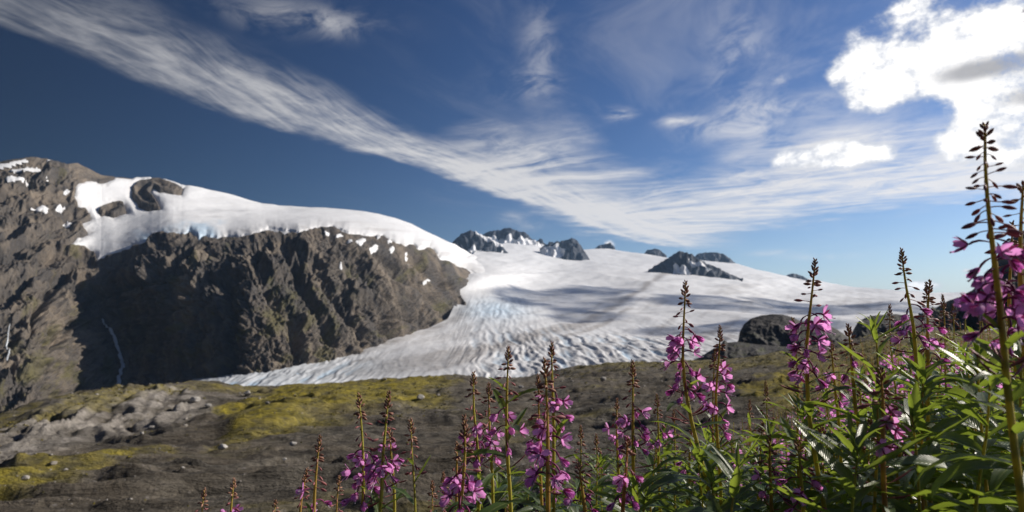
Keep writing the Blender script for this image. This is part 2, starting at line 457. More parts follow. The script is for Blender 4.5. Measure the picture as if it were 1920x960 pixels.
# ------------------------------------------------------------------ left mountain (rock) with its snowfield
def mountain():
    top = interp([(-260, 318), (-100, 312), (0, 303), (25, 298), (50, 294), (85, 296), (105, 301), (125, 309), (145, 306), (165, 316), (190, 328), (215, 331), (240, 334), (265, 334),
                  (285, 332), (300, 333), (325, 341), (340, 347), (360, 352), (385, 358), (420, 366), (440, 371), (460, 377), (490, 384), (520, 388), (560, 389), (600, 391), (640, 394), (680, 398),
                  (710, 403), (740, 411), (770, 422), (800, 436), (830, 450), (860, 465), (885, 477), (910, 487), (960, 500)])
    bot = interp([(-260, 800), (100, 800), (300, 780), (360, 755), (500, 735), (600, 712), (700, 682), (800, 650), (850, 628), (890, 610), (960, 580)])
    cols = [(-260, (318, 2300), (420, 1850), (520, 1500), (650, 1150), (800, 900)), (0, (303, 2320), (400, 1900), (500, 1570), (620, 1230), (790, 980)), (60, (294, 2350), (400, 1930), (500, 1600), (620, 1240), (780, 1000)),
            (120, (305, 2380), (410, 1960), (500, 1680), (620, 1380), (775, 1100)), (180, (325, 2480), (470, 1800), (530, 1620), (630, 1530), (765, 1270)), (215, (331, 2520), (482, 1720), (540, 1590), (640, 1545), (760, 1340)),
            (260, (334, 2600), (466, 1690), (530, 1490), (640, 1480), (755, 1300)), (330, (343, 2540), (438, 1660), (515, 1425), (620, 1350), (745, 1190)), (420, (366, 2600), (442, 1600), (510, 1380), (610, 1220), (725, 1075)), (475, (380, 2650), (432, 1590), (500, 1345), (600, 1155), (716, 1040)),
            (510, (386, 2680), (428, 1590), (500, 1355), (600, 1170), (710, 1045)), (600, (391, 2740), (423, 1620), (500, 1410), (600, 1230), (690, 1120)), (700, (402, 2820), (440, 1720), (510, 1510), (590, 1340), (662, 1250)),
            (800, (436, 2950), (464, 1980), (510, 1780), (570, 1620), (628, 1480)), (860, (465, 3000), (500, 2200), (530, 2080), (560, 1920), (605, 1680)), (900, (482, 3000), (515, 2400), (530, 2300), (560, 2000), (600, 1800)),
            (960, (500, 3000), (525, 2500), (540, 2400), (560, 2200), (590, 1900))]
    nu, nv = 860, 400
    uu = np.linspace(-260, 960, nu); s = np.linspace(0, 1, nv)
    U = np.broadcast_to(uu, (nv, nu)).copy()
    V = bot(uu)[None] + (top(uu) - bot(uu))[None] * s[:, None]
    ca_ = [c[0] for c in cols]
    lower = np.array([(0 if c[0] < 300 or c[0] > 820 else 9) for c in cols]); cols = [(c[0], c[1], (c[2][0] + lw, c[2][1] - 14 * (lw > 0)), *c[3:]) for c, lw in zip(cols, lower)]     # the slope breaks a little below the snow
    kv = np.array([pchip(ca_, [c[k][0] for c in cols], uu) for k in range(1, 6)]); kr = np.array([pchip(ca_, [c[k][1] for c in cols], uu) for k in range(1, 6)])
    tu = np.linspace(-400, 1100, 1501); kv[0] = np.interp(uu, tu, np.convolve(np.pad(top(tu), 60, 'edge'), np.hanning(121) / np.hanning(121).sum(), 'valid'))
    Rr = np.empty_like(U)
    for i in range(nu): Rr[:, i] = pchip(kv[:, i], kr[:, i], V[:, i])
    for _ in range(6):                                    # take the hard breaks out of the slope
        Rr[1:-1] = (Rr[:-2] + 2 * Rr[1:-1] + Rr[2:]) / 4; Rr[:, 1:-1] = (Rr[:, :-2] + 2 * Rr[:, 1:-1] + Rr[:, 2:]) / 4
    wg = ss(840, 915, U) * ss(575, 540, V); Rr = Rr * (1 - wg) + GLACIER_DEPTH(U, V) * wg          # the dome runs out into the icefield
    base = P(U, V, Rr)
    back_rows = 6
    N = normals(base)
    # rotated noise space: slabs rising to the right on the left, ribs falling to the right on the buttress
    wrp = fbm(np.stack([U / 120, V / 90, U * 0], -1), 4)
    wrp2 = fbm(np.stack([U / 40 + 7, V / 30, U * 0], -1), 3)
    def ribs(deg, seed):
        t = math.radians(deg); ca, cb = U * math.cos(t) + V * math.sin(t), -U * math.sin(t) + V * math.cos(t)
        def saw(t, k):                                    # slab tops rising slowly, then a sharp broken edge
            f = t - np.floor(t); return np.where(f < k, f / k, (1 - f) / (1 - k))
        t1 = ca / 900 + cb / 62 + wrp * 0.75 + wrp2 * 0.22 + seed; t2 = ca / 300 + cb / 21 + wrp * 1.5 + wrp2 * 0.7 + seed
        mod = np.clip(0.55 + 0.8 * fbm(np.stack([ca / 120, cb / 50, U * 0 + seed], -1), 3), 0.05, 1.3)
        big = (saw(t1, 0.72) - 0.5) * mod * 1.1 + (ridged(np.stack([ca / 200 + wrp * 0.5, cb / 58 + wrp * 0.6, U * 0 + seed], -1), 3, 0.5) - 0.9) * 0.55
        small = (saw(t2, 0.7) - 0.5) * mod[::-1, ::-1] * 0.9 + (ridged(np.stack([ca / 70 + wrp, cb / 17 + wrp * 1.2 + wrp2 * 0.6, U * 0 + seed + 3], -1), 4, 0.55) - 0.9) * 0.5
        return big, small
    w_r = ss(330, 560, U + wrp * 60)
    (ra, sa_), (rb, sb_) = ribs(-30, 3.1), ribs(50, 8.1)
    rib = ra * (1 - w_r) + rb * w_r; rib2 = sa_ * (1 - w_r) + sb_ * w_r
    q2 = np.stack([base[..., 0] / 90, base[..., 1] / 120, base[..., 2] / 60], -1)
    lumps = fbm(q2 + wrp[..., None] * 0.4, 6, 0.58)
    rough = np.abs(fbm(np.stack([U / 13 + wrp, V / 8 + wrp2, U * 0 + 9], -1), 3, 0.6)) * 2 - 0.5
    # snow cover
    jit = fbm(np.stack([U / 30, V / 24, U * 0 + 5], -1), 3, 0.48)
    jit2 = fbm(np.stack([U / 30 + 40, V / 24, U * 0 + 5], -1), 3, 0.48)
    Uj, Vj = U + jit * 7, V + jit2 * (5.5 - 3 * ss(330, 420, U))
    snow_poly = [(138, 352), (150, 345), (172, 340), (200, 341), (215, 334), (245, 335), (262, 330), (300, 310), (420, 330), (620, 360), (800, 400), (900, 440), (980, 480), (980, 545), (915, 530), (893, 512), (868, 500), (846, 490), (828, 482),
                 (818, 470), (806, 461), (790, 463), (775, 455), (762, 461), (738, 452), (715, 440), (690, 441), (672, 436), (655, 436), (640, 428), (618, 422), (596, 424), (560, 434), (530, 428), (500, 426), (476, 435),
                 (446, 443), (424, 441), (404, 446), (388, 440), (370, 447), (356, 432), (340, 438), (318, 436), (296, 444), (276, 456), (254, 466), (236, 474), (216, 482), (196, 490), (182, 492), (176, 478), (158, 470), (120, 466),
                 (140, 452), (165, 438), (148, 424), (170, 412), (160, 398), (146, 384), (136, 368)]
    sd = sdf(snow_poly, Uj, Vj)
    for isl in ([(250, 372), (246, 352), (262, 340), (285, 331), (305, 333), (322, 342), (345, 352), (342, 366), (318, 362), (300, 360), (285, 352), (278, 366), (290, 378), (300, 392), (282, 394), (262, 388)],
                [(185, 398), (196, 386), (212, 381), (232, 388), (236, 400), (212, 408), (190, 407)],
                [(872, 479), (880, 477), (884, 481), (876, 483)], [(886, 486), (892, 484), (894, 489)]):
        sd = np.minimum(sd, -sdf(isl, U + jit * 4, V + jit2 * 4))
    patches = [[(-20, 312), (20, 303), (50, 296), (54, 303), (35, 312), (0, 322), (-20, 324)], [(20, 320), (50, 312), (76, 312), (78, 320), (50, 322), (20, 326)],
               [(10, 338), (25, 332), (50, 335), (54, 341), (30, 346), (12, 344)], [(56, 392), (70, 390), (80, 384), (94, 394), (86, 403), (74, 398)], [(106, 386), (114, 383), (124, 391), (116, 397), (106, 394)],
               [(124, 415), (132, 408), (139, 414), (134, 420), (126, 419)], [(118, 362), (126, 358), (130, 364), (122, 367)],
               [(664, 455), (676, 447), (690, 449), (684, 460), (674, 470), (666, 466)], [(700, 440), (712, 436), (716, 444), (708, 450)], [(628, 440), (640, 436), (646, 442), (634, 446)], [(690, 468), (704, 456), (712, 464), (700, 474)],
               [(760, 474), (766, 472), (776, 490), (772, 494)], [(606, 436), (616, 432), (622, 438), (612, 442)], [(650, 452), (660, 450), (660, 458), (652, 460)], [(806, 518), (814, 515), (818, 522), (810, 526)],
               [(632, 500), (638, 502), (644, 514), (638, 512)], [(796, 526), (802, 524), (804, 530), (798, 532)], [(440, 472), (450, 470), (452, 478), (444, 482)], [(492, 464), (500, 458), (506, 464), (498, 470)],
               [(85, 300), (92, 298), (96, 302), (88, 304)], [(84, 334), (92, 330), (94, 336), (86, 338)], [(728, 470), (736, 462), (742, 470), (734, 478)], [(722, 452), (730, 448), (738, 454), (728, 460)]]
    inside = ss(-4, 5, sd)
    near_snow = ss(-30, 0, sd)
    amp = (1 - inside) * (0.35 + 0.65 * ss(-4, -40, sd))
    crest = ss(0.0, 0.05, 1 - s)[:, None] * 0.75 + 0.25
    gul = np.zeros_like(U); Uw, Vw = U + wrp * 16 + wrp2 * 9, V + wrp * 8 + wrp2 * 9
    for line, dep, wid in [([(581, 488), (615, 538), (656, 594), (690, 645)], 26, 15), ([(688, 563), (718, 585), (737, 632)], 30, 17), ([(537, 450), (562, 525), (600, 594), (631, 656)], 26, 15), ([(806, 560), (794, 620)], 22, 12),
                           ([(480, 470), (500, 540), (540, 600), (560, 690)], 28, 17), ([(640, 470), (690, 520), (740, 560), (775, 605)], 24, 14), ([(700, 470), (760, 520), (800, 545), (840, 590)], 22, 13), ([(650, 545), (668, 600), (690, 640)], 18, 10),
                           ([(760, 480), (800, 505), (850, 545)], 20, 11), ([(420, 520), (440, 600), (430, 690)], 26, 16), ([(620, 440), (640, 480), (660, 530)], 16, 10), ([(730, 500), (745, 540), (770, 570)], 14, 9), ([(600, 640), (615, 660), (640, 672)], 12, 9),
                           ([(60, 575), (130, 512), (200, 474)], 22, 13), ([(90, 650), (180, 575), (280, 508), (350, 474)], 30, 17), ([(0, 488), (80, 436), (140, 412)], 22, 12), ([(-20, 566), (60, 516), (110, 482)], 22, 13), ([(250, 545), (330, 505), (430, 468), (500, 455)], 24, 13),
                           ([(0, 380), (60, 352), (120, 340)], 16, 11), ([(160, 360), (120, 400), (100, 440)], 14, 10), ([(20, 640), (50, 600), (75, 560)], 16, 10), ([(330, 560), (390, 530), (470, 515), (540, 520)], 24, 14)]:
        gul = np.maximum(gul, dep * np.clip(1 - dline(line, Uw, Vw) / wid, 0, 1) ** 0.8)
    disp = (rib * 17 + rib2 * 9 + lumps * 6 + rough * 3.2 - gul) * amp * crest
    rock = base + N * disp[..., None]
    rock[..., 2] -= inside * 12
    ice = ss(-2, 14, sdf([(893, 512), (872, 530), (858, 546), (872, 566), (884, 586), (900, 640), (1000, 640), (1000, 500)], Uj, Vj))
    rock[..., 2] -= 90 * ss(872, 930, U)
    rock[..., 2] -= ice * 260
    rock[..., 1] += ice * 260
    isl_lift = ss(-14, -2, sd) * (1 - inside) * ss(330, 350, V) * ss(360, 300, U) * 14
    rock[..., 2] += isl_lift
    # colour masks
    gn = fbm(np.stack([U / 45, V / 38, U * 0 + 2], -1), 4, 0.6)
    moss = ss(0.2, 0.95, gn + 0.55 * np.exp(-((U - 560) / 90) ** 2 - ((V - 575) / 60) ** 2) + 0.5 * np.exp(-((U - 70) / 110) ** 2 - ((V - 690) / 70) ** 2) - 0.45 * ss(500, 430, V)) * 0.75
    pale = np.clip(ss(0.55, 0.95, gn * -1 + 0.2 * lumps), 0, 1) * 0.15
    def with_back(g, drop):
        rows = [g[-1:] + (0, 0, 0)]
        out = [g]
        d = g[-1] - np.array([0, 0, EYE]); d[:, 2] = 0; d /= np.linalg.norm(d, axis=1)[:, None]
        for k in range(1, back_rows + 1):
            r = g[-1] + d * (60 * k * k)
            r[:, 2] -= drop * k * k
            out.append(r[None])
        return np.concatenate(out)
    ext = lambda a: np.concatenate([a] + [a[-1:]] * back_rows)
    verts = with_back(rock, 14)
    me = mesh_from('mountain', verts, grid_faces(nv + back_rows, nu), M_MOUNTAIN, True, {'moss': ext(moss), 'pale': ext(pale)})
    root = link('mountain', me, None, 'dark brown rocky mountain on the left, its top under a white snow dome', 'mountain', loc=recentre(me))
    # snowfield sheet, thinning out and diving under the rock at its edge
    und = fbm(np.stack([base[..., 0] / 260, base[..., 1] / 420, base[..., 2] * 0], -1), 4, 0.5)
    thick = 7 * np.tanh(sd / 8) + 3 + und * 7 * ss(0, 40, sd)
    sn = base + N * (thick - 6)[..., None]
    sn[..., 2] += np.where(sd > 0, 3, -30 * ss(0, -40, sd))
    sn[..., 2] -= 40 * ss(880, 955, U)
    blue = np.clip(ss(0.25, 0.9, 0.9 * np.exp(-((U - 330) / 90) ** 2 - ((V - 452) / 26) ** 2) + 0.7 * np.exp(-((U - 380) / 35) ** 2 - ((V - 440) / 16) ** 2) + 0.4 * jit), 0, 1) * 0.8
    streak = fbm(np.stack([U / 160, V / 9 - U / 120, U * 0 + 7], -1), 4, 0.6)
    dirt = np.clip(ss(0.15, 0.8, streak) * 0.30 * ss(370, 410, V) + ss(14, 2, sd) * 0.22, 0, 1)
    keep = sd > -9
    keep &= U < 957
    fv = keep[:-1, :-1] & keep[1:, 1:] & keep[:-1, 1:] & keep[1:, :-1]
    sv = with_back(sn, 14)
    fall = grid_faces(nv + back_rows, nu).reshape(nv + back_rows - 1, nu - 1, 4)
    fk = np.concatenate([fv] + [fv[-1:]] * back_rows)
    faces = fall[fk]
    used = np.unique(faces); remap = np.full(len(sv.reshape(-1, 3)), -1); remap[used] = np.arange(len(used))
    me = mesh_from('snowfield', sv.reshape(-1, 3)[used], remap[faces], M_SNOW, True, {'dirt': ext(dirt).ravel()[used], 'blue': ext(blue).ravel()[used]})
    link('snowfield', me, None, 'smooth white snow dome spilling over the top of the rocky mountain', 'snowfield', loc=recentre(me))
    # single snow patches lying in hollows of the rock
    places = ['broad white snow strip beside the mountain summit at the left edge', 'thin snow strip just below the summit strip', 'snow patch under a ledge near the left edge', 'ragged snow patch low on the left brown slope',
              'small round snow patch right of the ragged one on the brown slope', 'tiny snow patch just left of the snow tongue', 'speck of snow on the brown slope left of the snow dome',
              'largest snow patch on the dark buttress, hanging just below the dome edge', 'snow patch touching the dome edge above the buttress centre', 'flat snow patch below the dome edge, leftmost of the buttress group', 'slanted snow patch right below the largest buttress patch',
              'long thin snow streak down a gully on the right of the buttress', 'small snow patch under the highest crag of the buttress', 'small snow patch left of the largest buttress patch', 'lone small snow patch low on the right buttress shoulder',
              'thin steep snow sliver in the middle of the buttress', 'speck of snow just left of the low shoulder patch', 'snow speck on the left of the buttress below the blue ice', 'snow speck below the smooth dome edge left of the buttress crag',
              'tiny snow speck on the summit ridge at the left', 'tiny snow speck below the summit strips', 'narrow snow patch below the dome between two crags', 'snow patch close under the dome right of the largest patch']
    for k, poly in enumerate(patches):
        c = np.mean(poly, axis=0); rad = max(np.ptp(np.array(poly)[:, 0]), np.ptp(np.array(poly)[:, 1])) / 2 + 3
        g = np.linspace(-rad, rad, 22)
        pu, pv = np.meshgrid(c[0] + g, c[1] - g)
        iu = np.clip((pu + 260) / 1220 * (nu - 1), 0, nu - 1.001)
        tt = np.clip((pv - bot(pu)) / (top(pu) - bot(pu)), 0, 0.999) * (nv - 1)
        a, b = iu.astype(int), tt.astype(int); fa, fb_ = (iu - a)[..., None], (tt - b)[..., None]
        pt = (rock[b, a] * (1 - fa) + rock[b, a + 1] * fa) * (1 - fb_) + (rock[b + 1, a] * (1 - fa) + rock[b + 1, a + 1] * fa) * fb_
        jj = fbm(np.stack([pu / 7, pv / 7, pu * 0 + k], -1), 3)
        s2 = sdf(poly, pu, pv) + jj * 2.6 - (1.3 if k > 6 else 0.3)
        # smooth the rock under the patch, then lay the snow on it
        sm = pt.copy()
        for _ in range(5):
            sm[1:-1, 1:-1] = (sm[:-2, 1:-1] + sm[2:, 1:-1] + sm[1:-1, :-2] + sm[1:-1, 2:]) / 4
        n0 = np.array([0.05, -0.62, 0.78])
        over = np.maximum(0, ((pt - sm) @ n0)) if False else 0
        q3 = sm + n0 * (3.5 * np.tanh(s2 / 3.0) + 2.5)[..., None]
        kk = s2 > -1.2
        fv2 = kk[:-1, :-1] & kk[1:, 1:] & kk[:-1, 1:] & kk[1:, :-1]
        fc = grid_faces(22, 22).reshape(21, 21, 4)[fv2]
        if len(fc) < 2: continue
        used = np.unique(fc); remap = np.full(22 * 22, -1); remap[used] = np.arange(len(used))
        top_v = q3.reshape(-1, 3)[used]; nn = len(top_v)
        me = mesh_from('snow_patch', np.concatenate([top_v]), remap[fc], M_SNOW, True, {'dirt': np.full(nn, 0.1), 'blue': np.zeros(nn)})
        lab = places[k] if k < len(places) else 'small white snow patch in a hollow of the dark buttress below the snow dome'
        link('snow_patch', me, None, lab, 'snow patch', 'snow patches on the mountain rock', loc=recentre(me))
    return rock, (bot, top, nu, nv)

ROCK, RK = mountain()

def on_rock(u, v):
    bot, top, nu, nv = RK
    iu = np.clip((u + 260) / 1220 * (nu - 1), 0, nu - 1.001); tt = np.clip((v - bot(u)) / (top(u) - bot(u)), 0, 0.999) * (nv - 1)
    return ROCK[int(tt), int(iu)]

# ------------------------------------------------------------------ waterfalls
def waterfall(path, width, label):
    mt = bpy.data.materials.get('falling_water')
    if not mt:
        mt, out = mat_new('falling_water')
        n = noise(position(), 0.25, 5, 0.7)
        b = principled(mixc(n, (0.30, 0.33, 0.36), (0.62, 0.65, 0.68)), 0.35, 0.5)
        E.nt.links.new(b.outputs[0], out.inputs[0])
    pts = []
    for (a, b) in zip(path[:-1], path[1:]):
        for t in np.linspace(0, 1, 7, endpoint=False): pts.append((a[0] + (b[0] - a[0]) * t, a[1] + (b[1] - a[1]) * t))
    pts.append(path[-1])
    V_, F_ = [], []
    rr = random.Random(3)
    for k, (u, v) in enumerate(pts):
        c = on_rock(u, v); d = c / np.linalg.norm(c[:2]); side = np.array([d[1], -d[0], 0])
        c = c - np.array([d[0], d[1], 0]) * 9 + np.array([0, 0, 3])
        w = width * (0.5 + 0.6 * rr.random()) * (0.5 + 0.5 * min(1, k / 8))
        V_ += [c - side * w, c - d * 2.5 + np.array([0, 0, 1.2]), c + side * w]
        if k: F_ += [[3 * k - 3, 3 * k - 2, 3 * k + 1, 3 * k], [3 * k - 2, 3 * k - 1, 3 * k + 2, 3 * k + 1]]
    me = mesh_from('waterfall', np.array(V_), np.array(F_), mt)
    link('waterfall', me, None, label, 'waterfall', 'waterfalls on the dark rock wall', loc=recentre(me))
waterfall([(195, 595), (203, 615), (214, 632), (220, 650), (228, 672), (231, 688), (228, 702), (225, 718), (222, 732)], 3.4, 'long white waterfall down the dark rock wall left of the glacier')
waterfall([(18, 612), (15, 630), (13, 650), (16, 668), (10, 688)], 1.3, 'faint short waterfall at the left edge of the dark rock wall')

# ------------------------------------------------------------------ glacier and icefield
def glacier():
    top = interp([(250, 770), (330, 735), (360, 722), (430, 708), (500, 697), (600, 679), (700, 651), (800, 617), (840, 598), (858, 562), (875, 500), (890, 470), (900, 462), (950, 456), (1000, 459), (1050, 472), (1100, 468), (1140, 466), (1180, 472), (1230, 479), (1300, 488), (1350, 492), (1380, 494), (1420, 506), (1500, 520), (1560, 531),
                  (1600, 537), (1650, 542), (1700, 546), (1780, 549), (1900, 552), (2100, 556)])
    bot = interp([(250, 800), (360, 800), (600, 790), (1000, 770), (1250, 740), (1500, 720), (2100, 720)])
    nu, nv = 780, 350
    uu = np.linspace(250, 2100, nu)
    s = np.linspace(0, 1, nv)
    U = np.broadcast_to(uu, (nv, nu)).copy(); V = bot(uu)[None] + (top(uu) - bot(uu))[None] * s[:, None]
    base = P(U, V, np.clip(GLACIER_DEPTH(U, V), 500, 9500))
    X, Y = base[..., 0], base[..., 1]
    D = np.hypot(X, Y)
    # crevasses across the flow: near ones resolved, far ones fading out
    warp = fbm(np.stack([X / 140, Y / 140, X * 0], -1), 3)
    fl = (X * 0.40 + Y * 0.92); cr = (X * 0.92 - Y * 0.40)
    cx = X + Y * 0.075
    c1 = ridged(np.stack([cx / 21 + warp * 0.55, Y / 230 + warp * 0.4, X * 0 + 1], -1), 3, 0.5)
    c2 = ridged(np.stack([cx / 9 + warp * 0.9, Y / 80, X * 0 + 5], -1), 3, 0.6)
    zone = ss(590, 660, V) * ss(800, 1000, U) * ss(1500, 1280, U)
    zone2 = ss(600, 680, V) * ss(760, 520, U) * 0.7
    zone3 = np.exp(-((U - 930) / 60) ** 2 - ((V - 583) / 22) ** 2) * 0.8
    z_amp = np.clip(zone + zone2 + zone3, 0, 1) + 0.13
    swell = fbm(np.stack([X / 420, Y / 600, X * 0 + 8], -1), 4, 0.5)
    swell2 = fbm(np.stack([U / 150, V / 22, X * 0 + 6], -1), 4, 0.55)
    dz = (c1 - 0.9) * 3.4 * z_amp + (c2 - 0.9) * 1.5 * z_amp * ss(2600, 1400, D) + swell * 12 * ss(500, 1600, D) + swell2 * np.clip((D - 1800) / 2000, 0, 1) * 11 * ss(0, 0.06, 1 - s)[:, None]
    surf = base.copy(); surf[..., 2] += dz
    # bands of rubble carried along the flow
    m1 = dline([(330, 730), (600, 703), (760, 682), (900, 655), (1000, 632), (1080, 606), (1150, 575), (1195, 548), (1235, 520), (1290, 495)], U, V)
    m2 = dline([(560, 712), (800, 690), (960, 664), (1060, 634), (1150, 596), (1210, 556)], U, V)
    m3 = dline([(980, 610), (1100, 585), (1180, 540), (1215, 515)], U, V)
    sn = fbm(np.stack([U / 120, V / 8, X * 0 + 3], -1), 4, 0.6)
    tn = np.stack([cr / 60, fl / 420, X * 0 + 3], -1)
    ln = fbm(tn, 4, 0.6)
    wdt = 3 + 5 * ss(540, 700, V)
    flowline = fbm(np.stack([m1 / 13 + warp * 0.3, U / 500, X * 0 + 2], -1), 4, 0.6)
    dirt = np.exp(-(m1 / (wdt * 1.5)) ** 2) * 0.85 + np.exp(-(m2 / (wdt * 0.8)) ** 2) * 0.45 + ss(-0.1, 0.7, flowline) * 0.40 * ss(520, 590, V) + np.exp(-(m3 / wdt) ** 2) * 0.40
    dirt = dirt * (0.75 + 0.5 * ln) + ss(0.0, 0.7, ln) * 0.42 * ss(510, 580, V) + ss(0.15, 0.8, sn) * 0.50 * ss(490, 530, V) * ss(1000, 1250, U) + 0.10 + 0.20 * ss(600, 660, V)
    edge_l = dline([(360, 722), (500, 700), (600, 683), (700, 655), (800, 622), (880, 588), (858, 548)], U, V)
    dirt = np.clip(dirt * 0.8 + np.exp(-(m1 / (wdt * 1.7)) ** 2) * 0.30 + np.exp(-(edge_l / 7) ** 2) * 0.9 * (0.6 + 0.5 * sn) + 0.45 * np.exp(-((U - 850) / 40) ** 2 - ((V - 585) / 16) ** 2), 0, 0.92)
    blue = np.clip(zone3 * 0.9 + ss(0.35, 1.0, 1.15 - c1) * (0.8 * zone + 1.0 * zone2) + 0.25 * ss(640, 700, V) * ss(900, 500, U), 0, 0.85)
    rows = [surf]
    d = surf[-1] - np.array([0, 0, EYE]); d[:, 2] = 0; d /= np.linalg.norm(d, axis=1)[:, None]
    for k in range(1, 6):
        r = surf[-1] + d * 220 * k; r[:, 2] -= 9 * k * k; rows.append(r[None])
    ext = lambda a: np.concatenate([a] + [a[-1:]] * 5)
    me = mesh_from('glacier', np.concatenate(rows), grid_faces(nv + 5, nu), M_SNOW, True, {'dirt': ext(dirt), 'blue': ext(blue)})
    link('glacier', me, None, 'broad white glacier with grey rubble bands flowing down from the icefield', 'glacier', loc=recentre(me))
glacier()

# ------------------------------------------------------------------ far peaks standing in the icefield
M_PEAK_SNOWY = None
def make_peak_mat():
    mt, out = mat_new('haze_tinted_rock_and_snow')
    pos = position()
    n1 = noise(pos, 0.006, 6, 0.62); n2 = noise(pos, 0.03, 4, 0.65)
    rock = mixc(n1 * 0.6 + n2 * 0.4, (0.028, 0.033, 0.045), (0.066, 0.074, 0.092))  # bluish rock: part of the distance haze is put into its colour
    b = principled(mixc(sstep(0.42, 0.58, attr('snow') + (n2 - 0.5) * 0.25), rock, (0.80, 0.80, 0.80)), 0.8, 0.2, n2, 0.6, 8.0)
    E.nt.links.new(b.outputs[0], out.inputs[0])
    return mt
M_PEAK_SNOWY = make_peak_mat()

def peak(outline, base_v, r_top, run, label, snow=None, seed=0, rough=1.0):
    """a peak whose skyline is the outline; it stands in the ice and has a far side of its own"""
    o = np.array(outline, float); tp = interp(outline); bv = interp(base_v)
    u0, u1 = o[0, 0], o[-1, 0]; nu, nv, nb = 90, 44, 14
    uu = np.linspace(u0, u1, nu); s = np.linspace(0, 1, nv)
    U = np.broadcast_to(uu, (nv, nu)).copy()
    jag = fbm(np.stack([uu / 7, uu * 0, uu * 0 + seed], -1), 4, 0.7) * 2.0 * rough
    edge = np.minimum((uu - u0), (u1 - uu)) / (u1 - u0)
    tv = np.minimum(tp(uu) - jag * ss(0, 0.1, edge), bv(uu) - 0.5)
    V = bv(uu)[None] + 6 + (tv - bv(uu) - 6)[None] * s[:, None]
    Rr = r_top - run * (1 - s)[:, None] * np.ones_like(U)
    g = P(U, V, Rr)
    wv = fbm(np.stack([U / 30, V / 20, U * 0 + seed], -1), 3)
    tri = lambda t: 1 - 2 * np.abs(t - np.floor(t) - 0.5)
    n = (tri(U / 31 + V / 55 + seed * 0.37 + wv * 0.35) - 0.5) + 0.5 * (tri(U / 13 - V / 40 + seed * 0.7 + wv * 0.5) - 0.5)
    nl = fbm(np.stack([U / 14, V / 9, U * 0 + seed], -1), 4)
    N = normals(g)
    g = g + N * ((n * 0.22 + nl * 0.04) * run * np.sin(np.pi * np.clip(s, 0, 1))[:, None] ** 0.7)[..., None]
    rows = [g]; d = g[-1] - np.array([0, 0, EYE]); d[:, 2] = 0; d /= np.linalg.norm(d, axis=1)[:, None]
    hgt = g[-1, :, 2] - g[0, :, 2]
    for k in range(1, nb + 1):
        r = g[-1] + d * (run * 1.2 * k / nb); r[:, 2] -= hgt * 1.3 * (k / nb); rows.append(r[None])
    sn = np.zeros_like(U) + 0.05
    if snow is not None:
        for poly in snow:
            sn = np.maximum(sn, ss(-3, 3, sdf(poly, U + nl * 3, V + n * 2)))
    sn = np.concatenate([sn] + [sn[-1:]] * nb)
    me = mesh_from('peak', np.concatenate(rows), grid_faces(nv + nb, nu), M_PEAK_SNOWY, True, {'snow': sn})
    link('mountain_peak', me, None, label, 'peak', 'far peaks above the icefield', loc=recentre(me))

peak([(835, 470), (850, 452), (866, 438), (882, 431), (892, 434), (905, 441), (922, 449), (940, 458), (948, 470), (950, 482)], [(835, 484), (950, 486)], 5200, 230,
     'dark pointed rock peak rising just right of the snow dome', [[(888, 430), (900, 434), (935, 452), (948, 464), (940, 462), (915, 452), (896, 441)], [(870, 470), (890, 462), (905, 472), (890, 482)], [(930, 480), (942, 470), (950, 484)]], 1)
peak([(888, 452), (905, 439), (920, 433), (935, 432), (948, 427), (960, 429), (972, 433), (985, 436), (996, 446), (1012, 456), (1030, 466)], [(888, 474), (1030, 480)], 6900, 330,
     'highest distant peak with a dark rock crest above a snow slope', [[(880, 462), (930, 444), (945, 450), (958, 443), (968, 448), (990, 446), (1035, 462), (1035, 490), (880, 490)]], 2)
peak([(1004, 457), (1008, 450), (1012, 446), (1017, 450), (1022, 457)], [(1004, 468), (1022, 468)], 7300, 160, 'tiny dark rock horn between the two larger distant peaks', None, 3)
peak([(1012, 466), (1030, 454), (1045, 453), (1058, 451), (1072, 446), (1082, 451), (1090, 462), (1098, 474), (1108, 490)], [(1012, 476), (1060, 490), (1108, 494)], 6000, 240,
     'blue grey rock peak with snowy left flank in the middle distance', [[(1005, 480), (1022, 460), (1046, 460), (1062, 468), (1058, 478), (1040, 492), (1005, 495)]], 4)
peak([(1114, 467), (1122, 461), (1134, 457), (1145, 455), (1150, 462), (1154, 468)], [(1114, 472), (1154, 474)], 8000, 200, 'small low dark peak under a white cloud puff', None, 5)
peak([(1206, 477), (1214, 469), (1226, 466), (1236, 468), (1243, 473), (1250, 479)], [(1206, 482), (1250, 484)], 7900, 220, 'small rounded dark hill alone on the icefield skyline', None, 6, 0.6)
peak([(1300, 486), (1308, 476), (1322, 473), (1345, 473), (1358, 477), (1368, 484), (1380, 494)], [(1300, 496), (1380, 498)], 7900, 300, 'flat topped blue grey ridge behind the pyramid peak', None, 7, 0.6)
peak([(1205, 513), (1216, 507), (1235, 494), (1252, 484), (1264, 476), (1275, 470), (1285, 473), (1298, 477), (1310, 487), (1326, 494), (1345, 502), (1362, 510), (1378, 517), (1392, 524)],
     [(1205, 514), (1260, 516), (1300, 517), (1340, 522), (1392, 526)], 4900, 200, 'dark pyramid shaped peak with a snow streak standing in the icefield',
     [[(1262, 498), (1272, 494), (1292, 506), (1300, 514), (1262, 517)], [(1288, 487), (1306, 490), (1335, 503), (1325, 506), (1300, 497)]], 8)
peak([(1470, 518), (1480, 514), (1492, 513), (1505, 518), (1520, 526)], [(1470, 522), (1520, 530)], 7600, 200, 'faint low dark hump farthest right on the icefield skyline', None, 9, 0.6)
